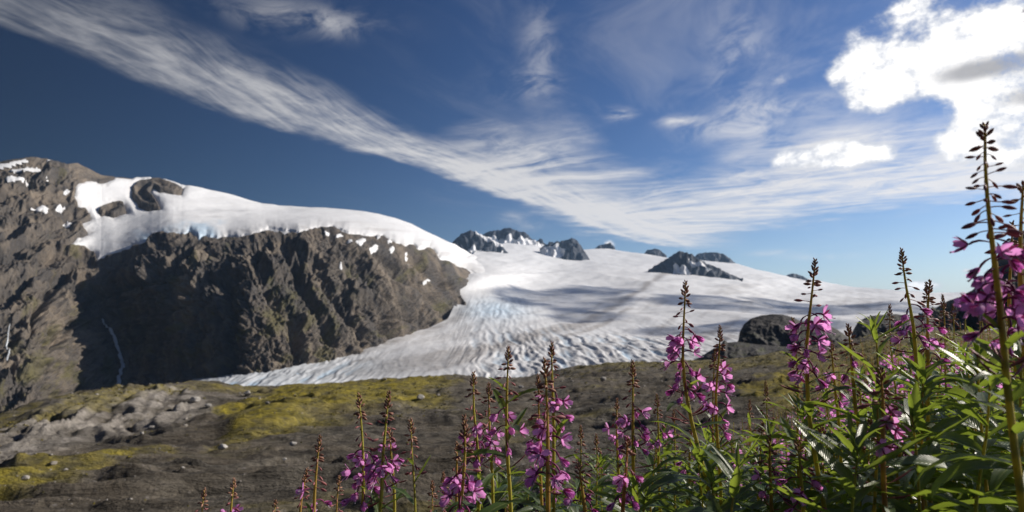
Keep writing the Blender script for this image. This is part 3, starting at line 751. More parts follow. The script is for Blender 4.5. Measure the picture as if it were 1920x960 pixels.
# ------------------------------------------------------------------ ground: the near bank, the stony bench and the land below the ice
BENCH = [(-300, (1000, 44), (900, 75), (842, 150)), (0, (960, 46), (870, 88), (820, 130), (786, 175)), (110, (960, 44), (865, 84), (800, 132), (745, 190)), (200, (960, 43), (860, 80), (790, 138), (727, 205)), (350, (960, 41), (860, 76), (780, 140), (719, 228)),
         (500, (960, 39), (850, 76), (790, 126), (733, 240)), (600, (960, 38), (850, 74), (785, 128), (725, 250)), (700, (960, 37), (850, 72), (780, 130), (718, 262)), (850, (960, 35), (850, 68), (780, 125), (714, 280)), (1000, (960, 33), (850, 66), (760, 150), (707, 300)),
         (1060, (945, 33), (840, 66), (750, 150), (693, 310)), (1200, (920, 34), (820, 72), (740, 150), (682, 310)), (1400, (880, 36), (780, 80), (715, 170), (674, 310)), (1550, (840, 38), (740, 90), (685, 180), (650, 330)), (1700, (800, 40), (710, 90), (655, 190), (628, 340)),
         (1900, (770, 40), (690, 90), (650, 190), (622, 340)), (2200, (770, 40), (690, 90), (650, 190), (622, 340))]
_g_lr = np.linspace(math.log(0.2), math.log(20000), 400)
def _ground_table():
    azs, rows = [], []
    for col in BENCH:
        u = col[0]; d = ray(u, 760); a = math.degrees(math.atan2(d[0], d[1])); azs.append(a)
        rt = float(np.clip((a - 10) / 24, 0, 1)); rt = rt * rt * (3 - 2 * rt); lf = 1 - rt
        pts = [(0.2, -1.15), (0.8, -1.14 + 0.003 * a), (1.6, -1.22 + 0.006 * a - 0.08 * lf), (3.0, -1.75 * lf - 1.12 * rt), (6.0, -3.4 * lf - 1.25 * rt), (11.0, -5.6 * lf - 2.6 * rt), (22.0, -8.6 * lf - 5.6 * rt)]
        for (v, r) in col[1:]: pts.append((r, float(P(u, v, r)[2]) - EYE))
        zl, rl = pts[-1][1], pts[-1][0]
        pts += [(rl * 1.25, zl - 22), (rl * 1.7, zl - 75), (1000, -240), (3000, -400), (20000, -500)]
        x = np.log([p[0] for p in pts]); rows.append(pchip(x, [p[1] for p in pts], _g_lr) + EYE)
    fine = np.linspace(-66, 66, 500); T = np.array(rows)
    T = np.array([pchip(azs, T[:, k], np.clip(fine, azs[0], azs[-1])) for k in range(T.shape[1])])      # rows: log r, columns: azimuth
    for _ in range(10): T[:, 1:-1] = (T[:, :-2] + 2 * T[:, 1:-1] + T[:, 2:]) / 4
    return T
_GT = _ground_table()
def _ground_f(azd, lr):
    a = np.clip((np.asarray(azd, float) + 66) / 132 * 499, 0, 498.999); b = np.clip((np.asarray(lr, float) - _g_lr[0]) / (_g_lr[-1] - _g_lr[0]) * 399, 0, 398.999)
    i, j = a.astype(int), b.astype(int); fa, fb = a - i, b - j
    return (_GT[j, i] * (1 - fa) + _GT[j, i + 1] * fa) * (1 - fb) + (_GT[j + 1, i] * (1 - fa) + _GT[j + 1, i + 1] * fa) * fb

def ground_z(x, y):
    return float(_ground_f(math.degrees(math.atan2(x, y)), math.log(max(0.2, math.hypot(x, y)))))

def make_ground_mat():
    mt, out = mat_new('stony_ground')
    pos = position()
    x, y, z = sep(pos)
    flat = vec(x, y * 1.0, z * 2.2)
    n_big = noise(flat, 0.05, 5, 0.6); n_mid = noise(flat, 0.42, 6, 0.68); n_fine = noise(flat, 2.6, 5, 0.7)
    v = E.nt.nodes.new('ShaderNodeTexVoronoi'); v.inputs['Scale'].default_value = 1.3; put(v.inputs['Vector'], flat)
    stones = 1 - sstep(0.10, 0.34, E(v.outputs['Distance']))
    base = mixc(sstep(0.3, 0.7, n_mid * 0.5 + n_fine * 0.5), (0.050, 0.045, 0.037), (0.175, 0.155, 0.125))
    base = mixc(sstep(0.42, 0.62, n_big) * 0.55, base, mixc(n_mid, (0.064, 0.050, 0.036), (0.145, 0.118, 0.084)))
    base = mixc(stones * sstep(0.5, 0.62, n_mid) * 0.6, base, (0.26, 0.24, 0.22))
    strata_shade = noise(vec(x * 0.06 + y * 0.03, y * 0.5 - x * 0.10, z * 0.6), 1.0, 6, 0.68, 0.4)
    base = mixc(sstep(0.50, 0.40, strata_shade) * 0.65, base, mixc(n_fine, (0.022, 0.020, 0.018), (0.06, 0.054, 0.046)))  # near-black lines paint the thin shadows of small ledges into the colour
    base = mixc(sstep(0.54, 0.66, strata_shade) * 0.5, base, mixc(n_fine, (0.12, 0.105, 0.085), (0.23, 0.205, 0.17)))
    base = mixc(attr('pale') * lin(0.3, 0.6, 0.25, 1.0, n_mid), base, mixc(n_fine, (0.24, 0.215, 0.185), (0.48, 0.44, 0.39)))
    green = mixc(sstep(0.3, 0.7, n_mid), (0.13, 0.118, 0.018), (0.38, 0.305, 0.042))
    green = mixc(sstep(0.50, 0.70, n_fine) * 0.5, green, (0.055, 0.050, 0.016))
    base = mixc(attr('moss') * lin(0.28, 0.52, 0.2, 1.0, n_mid), base, green)
    base = mixc(attr('soil'), base, mixc(n_fine, (0.020, 0.026, 0.010), (0.055, 0.060, 0.022)))
    b = principled(base, 0.92, 0.15, strata_shade * 2.2 + n_mid * 1.0 + n_fine * 0.35, 1.0, 0.7)
    E.nt.links.new(b.outputs[0], out.inputs[0])
    return mt

GROUND_AZ = np.concatenate([np.linspace(-80, -44, 40, endpoint=False), np.linspace(-44, 44, 560, endpoint=False), np.linspace(44, 80, 40)])
def ground():
    na, nr = 640, 500
    az = np.radians(GROUND_AZ)
    lr = np.concatenate([np.linspace(math.log(0.25), math.log(20), 80, endpoint=False), np.linspace(math.log(20), math.log(420), 380, endpoint=False), np.linspace(math.log(420), math.log(20000), 40)])
    A, L = np.meshgrid(az, lr)
    r = np.exp(L)
    z = _ground_f(np.degrees(A), L)
    g = np.stack([r * np.sin(A), r * np.cos(A), z], -1)
    U, V = pix(g)
    X, Y = g[..., 0], g[..., 1]
    far = ss(16, 34, r) * ss(430, 330, r)
    wrp = fbm(np.stack([X / 30, Y / 40, X * 0], -1), 3)
    # low ledges of bedrock running across the bench
    rot = 0.28
    a1 = X * math.cos(rot) + Y * math.sin(rot); b1 = -X * math.sin(rot) + Y * math.cos(rot)
    tt = b1 / 11 + a1 / 160 + wrp * 1.1; ff = tt - np.floor(tt); modl = np.clip(0.5 + 0.9 * fbm(np.stack([a1 / 28, b1 / 14, X * 0 + 5], -1), 3), 0, 1.3)
    led = (np.where(ff < 0.1, ff / 0.1, 1 - (ff - 0.1) / 0.9) - 0.5) * modl * 1.3 + (ridged(np.stack([a1 / 46 + wrp * 0.6, b1 / 9.5 + wrp * 0.8, X * 0 + 2], -1), 5, 0.56) - 0.9) * 0.6
    led2 = ridged(np.stack([a1 / 11 + wrp, b1 / 3.2 + wrp, X * 0 + 7], -1), 3, 0.6) - 0.9
    sl_c = X * 0.93 + Y * 0.36; sl_a = -X * 0.36 + Y * 0.93; ts = sl_c / 8.5 + sl_a / 120 + wrp * 1.3; fs = ts - np.floor(ts); ts2 = sl_c / 2.6 + sl_a / 45 + wrp * 2.2; fs2 = ts2 - np.floor(ts2)
    slab = (np.where(fs < 0.25, fs / 0.25, 1 - (fs - 0.25) / 0.75) - 0.5) * 1.5 + (np.where(fs2 < 0.3, fs2 / 0.3, 1 - (fs2 - 0.3) / 0.7) - 0.5) * 0.6
    slab = slab * np.clip(0.6 + 0.8 * fbm(np.stack([sl_c / 9, sl_a / 40, X * 0 + 3], -1), 3), 0.1, 1.3)
    roll = fbm(np.stack([X / 55, Y / 60, X * 0 + 4], -1), 4, 0.5)
    crag = np.clip(1.3 * np.exp(-(dline([(-60, 860), (40, 835), (140, 790), (250, 768), (330, 752)], U, V) / 36) ** 2), 0, 1)
    g[..., 2] += far * (led * 1.15 * (1 - 0.7 * crag) + slab * 1.5 * crag + led2 * 0.45 + roll * 1.3)
    g[..., 2] += ss(10, 2, r) * 0.03 * fbm(np.stack([X * 2, Y * 2, X * 0], -1), 3)
    # long low scarps: the bank under the mossy swell, the edge of the lower moss strip and ledges across the bench
    wl = fbm(np.stack([X / 16, Y / 22, X * 0 + 6], -1), 4, 0.6)
    for line, hgt, wid in [([(395, 842), (480, 822), (560, 800), (640, 790), (740, 778), (850, 765), (930, 752)], 1.5, 60), ([(-80, 962), (0, 928), (120, 897), (220, 872), (330, 852)], 0.9, 40), ([(440, 872), (640, 862), (860, 848), (1120, 828)], 0.55, 26),
                           ([(600, 908), (820, 890), (1020, 880), (1250, 850)], 0.42, 24), ([(250, 938), (480, 925), (700, 918), (900, 905)], 0.38, 22), ([(540, 838), (760, 822), (980, 806), (1180, 790)], 0.6, 24), ([(700, 800), (900, 786), (1100, 768), (1300, 745)], 0.8, 22),
                           ([(900, 752), (1050, 742), (1200, 728), (1380, 712)], 1.0, 18), ([(180, 905), (330, 890), (430, 893)], 0.5, 22), ([(330, 800), (420, 782), (520, 760)], 0.9, 26)]:
        lu = np.array(line, float); sv = np.interp(U, lu[:, 0], lu[:, 1]) + wl * 10 - V
        g[..., 2] += far * hgt * ss(-2, 5, sv) * ss(wid, wid * 0.25, sv) * ss(0, 50, U - lu[0, 0]) * ss(0, 50, lu[-1, 0] - U) * np.clip(0.75 + 0.6 * wl, 0.1, 1.4)
    # the swell itself
    bank = np.exp(-(dline([(395, 838), (480, 820), (560, 800), (640, 788), (740, 775), (800, 768)], U, V) / 16) ** 2)
    swell = np.exp(-(dline([(420, 800), (520, 770), (640, 752), (760, 738), (860, 722)], U, V) / 26) ** 2)
    g[..., 2] += far * (swell * 1.8 * ss(400, 540, U) - bank * 0.2)
    j = fbm(np.stack([X / 9, Y / 9, X * 0 + 1], -1), 5, 0.62)
    j2 = fbm(np.stack([X / 40 + 9, Y / 40, X * 0 + 1], -1), 4, 0.6)
    def area(poly, soft, amt): return ss(-soft, soft, sdf(poly, U + j * 22 + j2 * 45, V + j2 * 16 + j * 7)) * amt
    moss = area([(400, 836), (430, 790), (480, 760), (560, 728), (700, 716), (850, 712), (850, 740), (760, 772), (660, 782), (560, 796), (480, 818), (420, 842)], 16, 1.0)
    moss = np.maximum(moss, area([(-40, 940), (0, 905), (120, 880), (220, 855), (310, 838), (340, 848), (240, 870), (140, 905), (0, 950), (-40, 970)], 12, 1.0))
    moss = np.maximum(moss, area([(-40, 800), (0, 785), (110, 742), (210, 724), (350, 716), (500, 732), (500, 745), (350, 730), (220, 745), (110, 772), (0, 815), (-40, 830)], 8, 0.6))
    moss = np.maximum(moss, area([(1040, 698), (1180, 678), (1300, 674), (1450, 668), (1600, 640), (1700, 620), (2000, 600), (2000, 680), (1700, 680), (1500, 690), (1300, 688), (1180, 692)], 6, 0.6))
    moss = np.maximum(moss, area([(1380, 740), (1440, 712), (1560, 680), (1700, 660), (1700, 760), (1500, 770), (1400, 762)], 14, 0.9))
    moss = np.maximum(moss, ss(0.45, 0.9, j2 + 0.3 * j) * 0.3 * far)
    moss = np.clip(moss * (0.8 + 0.35 * j), 0, 1)
    pale = np.clip(crag * ss(-0.4, 0.35, slab * 0.6 + 0.4 * j) * 1.15 + np.exp(-((U - 380) / 160) ** 2 - ((V - 760) / 22) ** 2) * 0.45 * ss(-0.2, 0.4, j) + ss(0.55, 1.0, j) * 0.25 * far, 0, 1) * (1 - moss * 0.8)
    soil = ss(24, 9, r)
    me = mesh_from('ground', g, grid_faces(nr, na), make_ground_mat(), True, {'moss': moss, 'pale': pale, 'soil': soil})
    link('ground', me, kind='structure')
    return g
GROUND = ground()

def on_ground(u, v, rmin=20, rmax=330):
    """first ground vertex the camera sees near photo pixel (u, v)"""
    d = ray(u, v); a = math.degrees(math.atan2(d[0], d[1])); el = d[2] / math.hypot(d[0], d[1])
    col = int(np.argmin(np.abs(GROUND_AZ - a)))
    c = GROUND[:, col]; rr = np.hypot(c[:, 0], c[:, 1])
    for k in range(len(c)):
        if rr[k] > rmin and (c[k, 2] - EYE) / rr[k] >= el: return c[k]
        if rr[k] > rmax: break
    return None

# ------------------------------------------------------------------ rock knobs and the right-hand slopes
def knob(outline, base_v, r_top, run, label, cat, name, seed, moss_amt=0.3, depth_back=1.0, rough=0.6):
    tp = interp(outline); bv = interp(base_v); o = np.array(outline, float)
    u0, u1 = o[0, 0], o[-1, 0]; nu, nv, nb = 170, 90, 16
    uu = np.linspace(u0, u1, nu); s = np.linspace(0, 1, nv)
    U = np.broadcast_to(uu, (nv, nu)).copy()
    V = bv(uu)[None] + (tp(uu) - bv(uu))[None] * s[:, None]
    Rr = r_top - run * np.cos(s * math.pi / 2)[:, None] * np.ones_like(U)
    g = P(U, V, Rr)
    N = normals(g)
    e = ss(0, 0.12, np.minimum(uu - u0, u1 - uu) / (u1 - u0))[None]
    n = ridged(np.stack([U / 60 + seed, V / 34, U * 0 + seed], -1), 5, 0.55) - 0.9
    l = fbm(np.stack([U / 20, V / 15, U * 0 + seed], -1), 5, 0.6)
    g = g + N * ((n * 0.07 + l * 0.035) * run * rough * e * np.sin(np.pi * np.clip(s * 0.92 + 0.06, 0, 1))[:, None])[..., None]
    rows = [g]; d = g[-1] - np.array([0, 0, EYE]); d[:, 2] = 0; d /= np.linalg.norm(d, axis=1)[:, None]
    hgt = g[-1, :, 2] - g[0, :, 2]
    for k in range(1, nb + 1):
        q = k / nb; r = g[-1] + d * (run * 1.2 * depth_back * q); r[:, 2] -= hgt * 1.1 * q * q; rows.append(r[None])
    ext = lambda a: np.concatenate([a] + [a[-1:]] * nb)
    moss = ss(0.1, 0.8, fbm(np.stack([U / 40, V / 16, U * 0 + seed + 3], -1), 4, 0.6) + 0.3 * (1 - s)[:, None]) * moss_amt
    me = mesh_from(name, np.concatenate(rows), grid_faces(nv + nb, nu), M_KNOB, True, {'moss': ext(moss), 'pale': np.zeros((nv + nb, nu))})
    link(name, me, None, label, cat, loc=recentre(me))
knob([(1372, 652), (1384, 640), (1387, 622), (1395, 608), (1408, 597), (1428, 591), (1448, 589), (1468, 590), (1486, 595), (1500, 602), (1520, 604), (1545, 606), (1570, 618), (1590, 632), (1606, 648)], [(1372, 664), (1450, 668), (1606, 662)], 430, 45,
     'rounded dark grey rock knob in shade at the edge of the glacier', 'rock outcrop', 'rounded_outcrop', 21, 0.25)
knob([(1290, 684), (1316, 668), (1336, 655), (1352, 645), (1358, 636), (1364, 642), (1384, 641), (1420, 646), (1470, 650), (1520, 650), (1560, 652)], [(1290, 690), (1560, 690)], 360, 30,
     'low dark shaded bank below the rounded rock knob', 'bank', 'dark_bank', 22, 0.5)
knob([(1596, 626), (1608, 604), (1625, 594), (1650, 590), (1680, 589), (1700, 592), (1730, 600), (1760, 612)], [(1596, 640), (1760, 640)], 520, 50, 'dark low rock hump right of the rounded knob, behind the flowers', 'rock hump', 'rock_hump', 23, 0.25)
knob([(1690, 606), (1720, 592), (1750, 580), (1780, 562), (1805, 555), (1822, 545), (1838, 526), (1852, 512), (1868, 486), (1885, 462), (1900, 444), (1925, 430), (1980, 405), (2060, 380), (2200, 370)], [(1690, 650), (2200, 650)], 900, 330,
     'dark shaded hillside at the right edge behind the tall fireweed', 'hillside', 'hillside', 24, 0.6)

# ------------------------------------------------------------------ boulders and gravel on the bench
def boulder_mesh(seed, cuts=2):
    bm = bmesh.new(); bmesh.ops.create_icosphere(bm, subdivisions=cuts, radius=0.5)
    rs = np.random.default_rng(seed); off = rs.random(3) * 50
    co = np.array([v.co[:] for v in bm.verts])
    for _ in range(7):
        n = rs.normal(size=3); n /= np.linalg.norm(n); h = 0.30 + 0.12 * rs.random()
        d = co @ n; co = co - np.outer(np.maximum(0, d - h), n)
    co *= 1 + 0.12 * fbm(co * 3 + off, 3)[:, None]
    co *= np.array([1.25, 0.95, 0.72])
    co[:, 2] -= co[:, 2].min() * 0.75
    for v, c in zip(bm.verts, co): v.co = c
    me = bpy.data.meshes.new('boulder'); bm.to_mesh(me); bm.free()
    me.materials.append(M_BOULDER)
    return me
def make_boulder_mat():
    mt, out = mat_new('boulder_stone')
    oi = E.nt.nodes.new('ShaderNodeObjectInfo')
    tc = E.nt.nodes.new('ShaderNodeTexCoord')
    n = noise(tc.outputs['Object'], 3.0, 5, 0.65)
    c = mixc(E(oi.outputs['Random']), mixc(n, (0.16, 0.145, 0.125), (0.30, 0.275, 0.24)), mixc(n, (0.34, 0.32, 0.29), (0.58, 0.55, 0.51)))
    b = principled(c, 0.9, 0.2, n, 0.6, 0.05)
    E.nt.links.new(b.outputs[0], out.inputs[0]); return mt
M_BOULDER = make_boulder_mat()
B_MESH = [boulder_mesh(100 + k) for k in range(7)]
named = [(391, 771, 13, 'pale boulder standing on the grey slope left of the mossy swell'), (348, 788, 9, 'small pale stone on the grey slope below the whitish crag'), (416, 843, 20, 'flat pale boulder at the lower tip of the yellow moss'),
         (532, 869, 8, 'bright white stone alone on the brown slope near the bottom'), (268, 817, 9, 'small pale stone under the whitish crag'), (285, 806, 11, 'pale stone just above another under the whitish crag'),
         (348, 800, 10, 'pale stone at the upper edge of the grey hollow'), (548, 835, 14, 'grey boulder below the shaded mossy bank'), (787, 748, 18, 'flat pale boulder on the brown slope right of the moss'), (464, 744, 16, 'long pale rock on the crest above the mossy swell'),
         (46, 900, 13, 'pale stone beside the lower moss strip at the left'), (124, 888, 7, 'small stone within the lower moss strip'), (365, 757, 18, 'blocky pale rock on the crest left of the boulder'), (1131, 716, 16, 'dark boulder on the slope beneath the glacier edge'),
         (975, 727, 12, 'small grey boulder just below the glacier edge'), (820, 742, 9, 'small pale stone right of the flat pale boulder'), (344, 885, 7, 'tiny stone near the bottom centre-left of the brown slope'), (738, 836, 9, 'small grey stone between two budding fireweed spikes'),
         (100, 878, 12, 'whitish stone above the lower moss strip'), (500, 760, 9, 'small pale stone lying in the yellow moss')]
for k, (u, v, px, lab) in enumerate(named):
    p = on_ground(u, v)
    if p is None: continue
    d = math.hypot(p[0], p[1]); o = link('boulder', B_MESH[k % 7], None, lab, 'boulder', 'boulders on the stony slope')
    sz = px / F * d / 1.25
    o.scale = (sz, sz, sz * 0.95); o.location = (p[0], p[1], p[2] - 0.05 * sz); o.rotation_euler = (0, 0, k * 1.3)
def gravel():
    rs = np.random.default_rng(5)
    lib = []
    for k in range(5):
        bm = bmesh.new(); bmesh.ops.create_icosphere(bm, subdivisions=1, radius=0.5)
        c = np.array([v.co[:] for v in bm.verts]); f = np.array([[v.index for v in q.verts] for q in bm.faces]); bm.free()
        c *= (0.75 + 0.5 * rs.random((len(c), 1))); c *= (1.2, 1.0, 0.62); lib.append((c, f))
    V_, F_, n = [], [], 0
    nr, na = GROUND.shape[:2]
    rr = np.hypot(GROUND[:, 0, 0], GROUND[:, 0, 1])
    rows = np.where((rr > 30) & (rr < 300))[0]
    for _ in range(5200):
        i = rs.choice(rows); jx = rs.integers(60, na - 120); p = GROUND[i, jx]
        dens = math.sin(p[0] * 0.11) + math.sin(p[1] * 0.07 + p[0] * 0.05) + math.sin(p[0] * 0.31 + 1.7)
        if dens < rs.random() * 2.2 - 0.6: continue
        d = math.hypot(p[0], p[1]); s = d / F * (1.6 + 4.2 * rs.random() ** 3)
        c, f = lib[rs.integers(5)]; a = rs.random() * 6.28; ca, sa = math.cos(a), math.sin(a)
        q = c * s; q = np.stack([q[:, 0] * ca - q[:, 1] * sa, q[:, 0] * sa + q[:, 1] * ca, q[:, 2]], -1) + p
        V_.append(q); F_.append(f + n); n += len(q)
    mt, out = mat_new('gravel_stone')
    nn = noise(position(), 0.8, 4, 0.7)
    b = principled(mixc(sstep(0.35, 0.65, nn), (0.10, 0.09, 0.078), (0.36, 0.335, 0.30)), 0.9, 0.2)
    E.nt.links.new(b.outputs[0], out.inputs[0])
    me = mesh_from('gravel', np.concatenate(V_), np.concatenate(F_), mt, False)
    link('gravel', me, None, 'loose grey stones strewn over the brown slope', 'gravel', kind='stuff')
gravel()

# ------------------------------------------------------------------ low shrubs and moss cushions on the bench
def low_shrubs():
    q = np.random.default_rng(15); V_, F_, n = [], [], 0
    rr = np.hypot(GROUND[:, 0, 0], GROUND[:, 0, 1]); rows = np.where((rr > 32) & (rr < 320))[0]; na = GROUND.shape[1]
    U, V = pix(GROUND)
    swath = [[(420, 812), (520, 790), (640, 780), (760, 770), (850, 745), (850, 765), (740, 792), (620, 800), (520, 812), (430, 840)], [(-20, 800), (110, 745), (210, 726), (350, 718), (420, 724), (350, 738), (210, 752), (100, 785), (-20, 830)],
             [(400, 836), (430, 790), (480, 760), (560, 730), (700, 717), (850, 713), (850, 740), (760, 772), (660, 782), (560, 796), (480, 818)], [(1050, 696), (1180, 680), (1300, 676), (1500, 655), (1700, 632), (1700, 665), (1500, 684), (1300, 690), (1180, 692)],
             [(-40, 940), (0, 905), (120, 880), (220, 855), (310, 838), (340, 848), (240, 870), (140, 905), (0, 950)]]
    dens = [1.0, 0.6, 0.35, 0.8, 0.4]
    mk = np.zeros(U.shape)
    for poly, w in zip(swath, dens): mk = np.maximum(mk, ss(-10, 10, sdf(poly, U, V)) * w)
    mk = np.maximum(mk, 0.05)
    cl = fbm(np.stack([GROUND[..., 0] / 7, GROUND[..., 1] / 7, U * 0], -1), 3, 0.6)
    mk = mk * ss(-0.15, 0.5, cl)
    I = q.choice(rows, 60000); J = q.integers(0, na, 60000); ok = q.random(60000) < mk[I, J]
    Pn = GROUND[I[ok], J[ok]]; cnt = len(Pn); S = np.hypot(Pn[:, 0], Pn[:, 1]) / F * q.uniform(1.6, 4.6, cnt)
    a = q.normal(size=(cnt, 8, 3)); a[..., 2] = np.abs(a[..., 2]) + 0.2; a /= np.linalg.norm(a, axis=-1)[..., None]
    b = np.cross(a, q.normal(size=a.shape)); b /= np.linalg.norm(b, axis=-1)[..., None]; c = np.cross(a, b)
    S_ = S[:, None, None]; o = Pn[:, None] + a * S_ * np.array([0.5, 0.5, 0.38]) + np.array([0, 0, 0.04]) * S_
    V_ = np.stack([o - b * S_ * .34, o - c * S_ * .26, o + b * S_ * .34, o + c * S_ * .26], 2).reshape(-1, 3)
    F_ = np.arange(len(V_)).reshape(-1, 4)
    mt, out = mat_new('shrub_leaf')
    nn = noise(position(), 0.09, 4, 0.65)
    b = principled(mixc(sstep(0.36, 0.64, nn), (0.050, 0.046, 0.014), (0.20, 0.165, 0.03)), 0.8, 0.2)
    E.nt.links.new(b.outputs[0], out.inputs[0])
    link('low_shrubs', mesh_from('low_shrubs', V_, F_, mt, False), None, 'low olive shrubs and moss cushions on the slope', 'shrubs', kind='stuff')
low_shrubs()

# ------------------------------------------------------------------ clouds over the right-hand sky whose shadows drift across the ice
def cloud(u, v, r, away, size, seed):
    """a cumulus standing towards the sun from the ice seen at photo pixel (u, v)"""
    c = np.array(P(u, v, r)) + np.array(SUN) * away
    bm = bmesh.new(); bmesh.ops.create_icosphere(bm, subdivisions=5, radius=1.0)
    co = np.array([w.co[:] for w in bm.verts]); f = np.array([[w.index for w in q.verts] for q in bm.faces]); bm.free()
    n = fbm(co * 1.6 + seed * 7.7, 5, 0.6)
    co = co * (1 + 0.55 * n)[:, None]; co[:, 2] = np.where(co[:, 2] < 0, co[:, 2] * 0.45, co[:, 2])
    mt = bpy.data.materials.get('cloud_white')
    if not mt:
        mt, out = mat_new('cloud_white'); b = principled((0.9, 0.9, 0.9), 1.0, 0.0); tr = E.nt.nodes.new('ShaderNodeBsdfTransparent'); mx = E.nt.nodes.new('ShaderNodeMixShader'); put(mx.inputs[0], lin(0.35, 0.65, 0.08, 0.62, noise(position(), 0.006, 5, 0.6))); E.nt.links.new(tr.outputs[0], mx.inputs[1]); E.nt.links.new(b.outputs[0], mx.inputs[2]); E.nt.links.new(mx.outputs[0], out.inputs[0])
    link('cloud', mesh_from('cloud', co * np.array(size), f, mt), kind='structure', loc=tuple(c))
cloud(1050, 560, 2350, 3900, (250, 330, 60), 1)
cloud(1130, 540, 2900, 3900, (170, 260, 50), 6)
cloud(1110, 590, 1850, 3600, (90, 130, 40), 2)
cloud(1400, 572, 2500, 3600, (330, 300, 60), 3)
cloud(1390, 612, 1550, 3600, (190, 110, 40), 4)
cloud(1640, 572, 3000, 3600, (420, 420, 60), 5)
# ------------------------------------------------------------------ fireweed: materials
def make_leaf_mat(name, dark, light, trans):
    mt, out = mat_new(name)
    oi = E.nt.nodes.new('ShaderNodeObjectInfo'); rnd = E(oi.outputs['Random'])
    tc = E.nt.nodes.new('ShaderNodeTexCoord')
    x, y, z = sep(tc.outputs['Object'])
    vein = m('SINE', (x * 26 - m('ABSOLUTE', y) * 60) * 6.28)
    n = noise(tc.outputs['Object'], 9.0, 3, 0.6)
    c = mixc(m('MULTIPLY', rnd, 0.8) + n * 0.3, dark, light)
    c = mixc(sstep(0.80, 0.97, attr('mid')) * 0.75, c, (0.20, 0.24, 0.09))
    b = principled(c, lin(0, 1, 0.30, 0.46, n), 0.6, vein * 0.5 + n, 0.25, 0.004)
    t = E.nt.nodes.new('ShaderNodeBsdfTranslucent'); t.inputs[0].default_value = (*trans, 1)
    mx = E.nt.nodes.new('ShaderNodeMixShader'); mx.inputs[0].default_value = 0.42
    E.nt.links.new(b.outputs[0], mx.inputs[1]); E.nt.links.new(t.outputs[0], mx.inputs[2]); E.nt.links.new(mx.outputs[0], out.inputs[0])
    return mt
M_LEAF = make_leaf_mat('fireweed_leaf', (0.028, 0.056, 0.018), (0.074, 0.122, 0.030), (0.28, 0.37, 0.04))
M_LEAF_Y = make_leaf_mat('young_leaf', (0.05, 0.085, 0.02), (0.11, 0.155, 0.032), (0.32, 0.41, 0.05))

def make_petal_mat(name, c0, c1, tr, f):
    mt, out = mat_new(name)
    oi = E.nt.nodes.new('ShaderNodeObjectInfo'); rnd = E(oi.outputs['Random'])
    tc = E.nt.nodes.new('ShaderNodeTexCoord'); n = noise(tc.outputs['Object'], 160.0, 3, 0.5)
    c = mixc(rnd * 0.7 + n * 0.3, c0, c1)
    b = principled(c, 0.55, 0.3)
    t = E.nt.nodes.new('ShaderNodeBsdfTranslucent'); t.inputs[0].default_value = (*tr, 1)
    mx = E.nt.nodes.new('ShaderNodeMixShader'); mx.inputs[0].default_value = f
    E.nt.links.new(b.outputs[0], mx.inputs[1]); E.nt.links.new(t.outputs[0], mx.inputs[2]); E.nt.links.new(mx.outputs[0], out.inputs[0])
    return mt
M_PETAL = make_petal_mat('magenta_petal', (0.76, 0.24, 0.66), (0.92, 0.44, 0.82), (0.97, 0.40, 0.84), 0.54)
M_SEPAL = make_petal_mat('purple_sepal', (0.17, 0.022, 0.085), (0.26, 0.04, 0.14), (0.35, 0.03, 0.15), 0.25)
M_BUD = make_petal_mat('reddish_bud', (0.24, 0.07, 0.075), (0.44, 0.18, 0.17), (0.45, 0.14, 0.13), 0.2)
M_SPIKE = make_petal_mat('tip_bud', (0.26, 0.12, 0.085), (0.44, 0.24, 0.16), (0.40, 0.20, 0.11), 0.2)
M_STYLE = make_petal_mat('pale_style', (0.62, 0.50, 0.60), (0.7, 0.6, 0.66), (0.6, 0.5, 0.6), 0.3)
def make_stem_mat():
    mt, out = mat_new('fireweed_stem')
    oi = E.nt.nodes.new('ShaderNodeObjectInfo')
    n = noise(position(), 14.0, 3, 0.6)
    green = mixc(n, (0.34, 0.34, 0.045), (0.52, 0.46, 0.085)); red = mixc(n, (0.36, 0.12, 0.055), (0.52, 0.25, 0.085))
    c = mixc(m('MINIMUM', attr('red') + (n - 0.5) * 0.5, 1.0, clamp=True), green, red)
    b = principled(c, 0.5, 0.4)
    t = E.nt.nodes.new('ShaderNodeBsdfTranslucent'); t.inputs[0].default_value = (0.62, 0.54, 0.09, 1)
    mx = E.nt.nodes.new('ShaderNodeMixShader'); mx.inputs[0].default_value = 0.32
    E.nt.links.new(b.outputs[0], mx.inputs[1]); E.nt.links.new(t.outputs[0], mx.inputs[2]); E.nt.links.new(mx.outputs[0], out.inputs[0])
    return mt
M_STEM = make_stem_mat()

# ------------------------------------------------------------------ fireweed: piece meshes (shared)
def leaf_mesh(name, droop, fold, width, twist, wave, mat):
    ns, nc = 10, 5
    V_, mid = [], []
    p = np.zeros(3); ang = 0.0
    pos = [p.copy()]; angs = [0.25 * droop * -0.4]
    for k in range(ns):
        t = (k + 0.5) / ns
        a = angs[0] + droop * (t ** 1.35)
        p = p + np.array([math.cos(a), 0, -math.sin(a)]) / ns
        pos.append(p.copy()); angs.append(a)
    for k in range(ns + 1):
        t = k / ns
        w = width * max(0.03 if k < ns else 0.004, (t + 0.02) ** 0.60 * (1 - t) ** 0.78 * 2.2)
        a = angs[k]; nrm = np.array([math.sin(a), 0, math.cos(a)])
        for c in range(nc):
            y = (c / (nc - 1) * 2 - 1)
            tw = twist * t
            off = np.array([0, y * w * math.cos(tw), 0]) + nrm * (abs(y) ** 1.2 * w * fold + y * w * math.sin(tw) + wave * w * math.sin(t * 17 + y) * abs(y))
            V_.append(pos[k] + off); mid.append(1 - abs(y) * min(1.0, w / 0.02))
    f = grid_faces(ns + 1, nc)
    return mesh_from(name, np.array(V_), f, mat, True, {'mid': np.array(mid)})
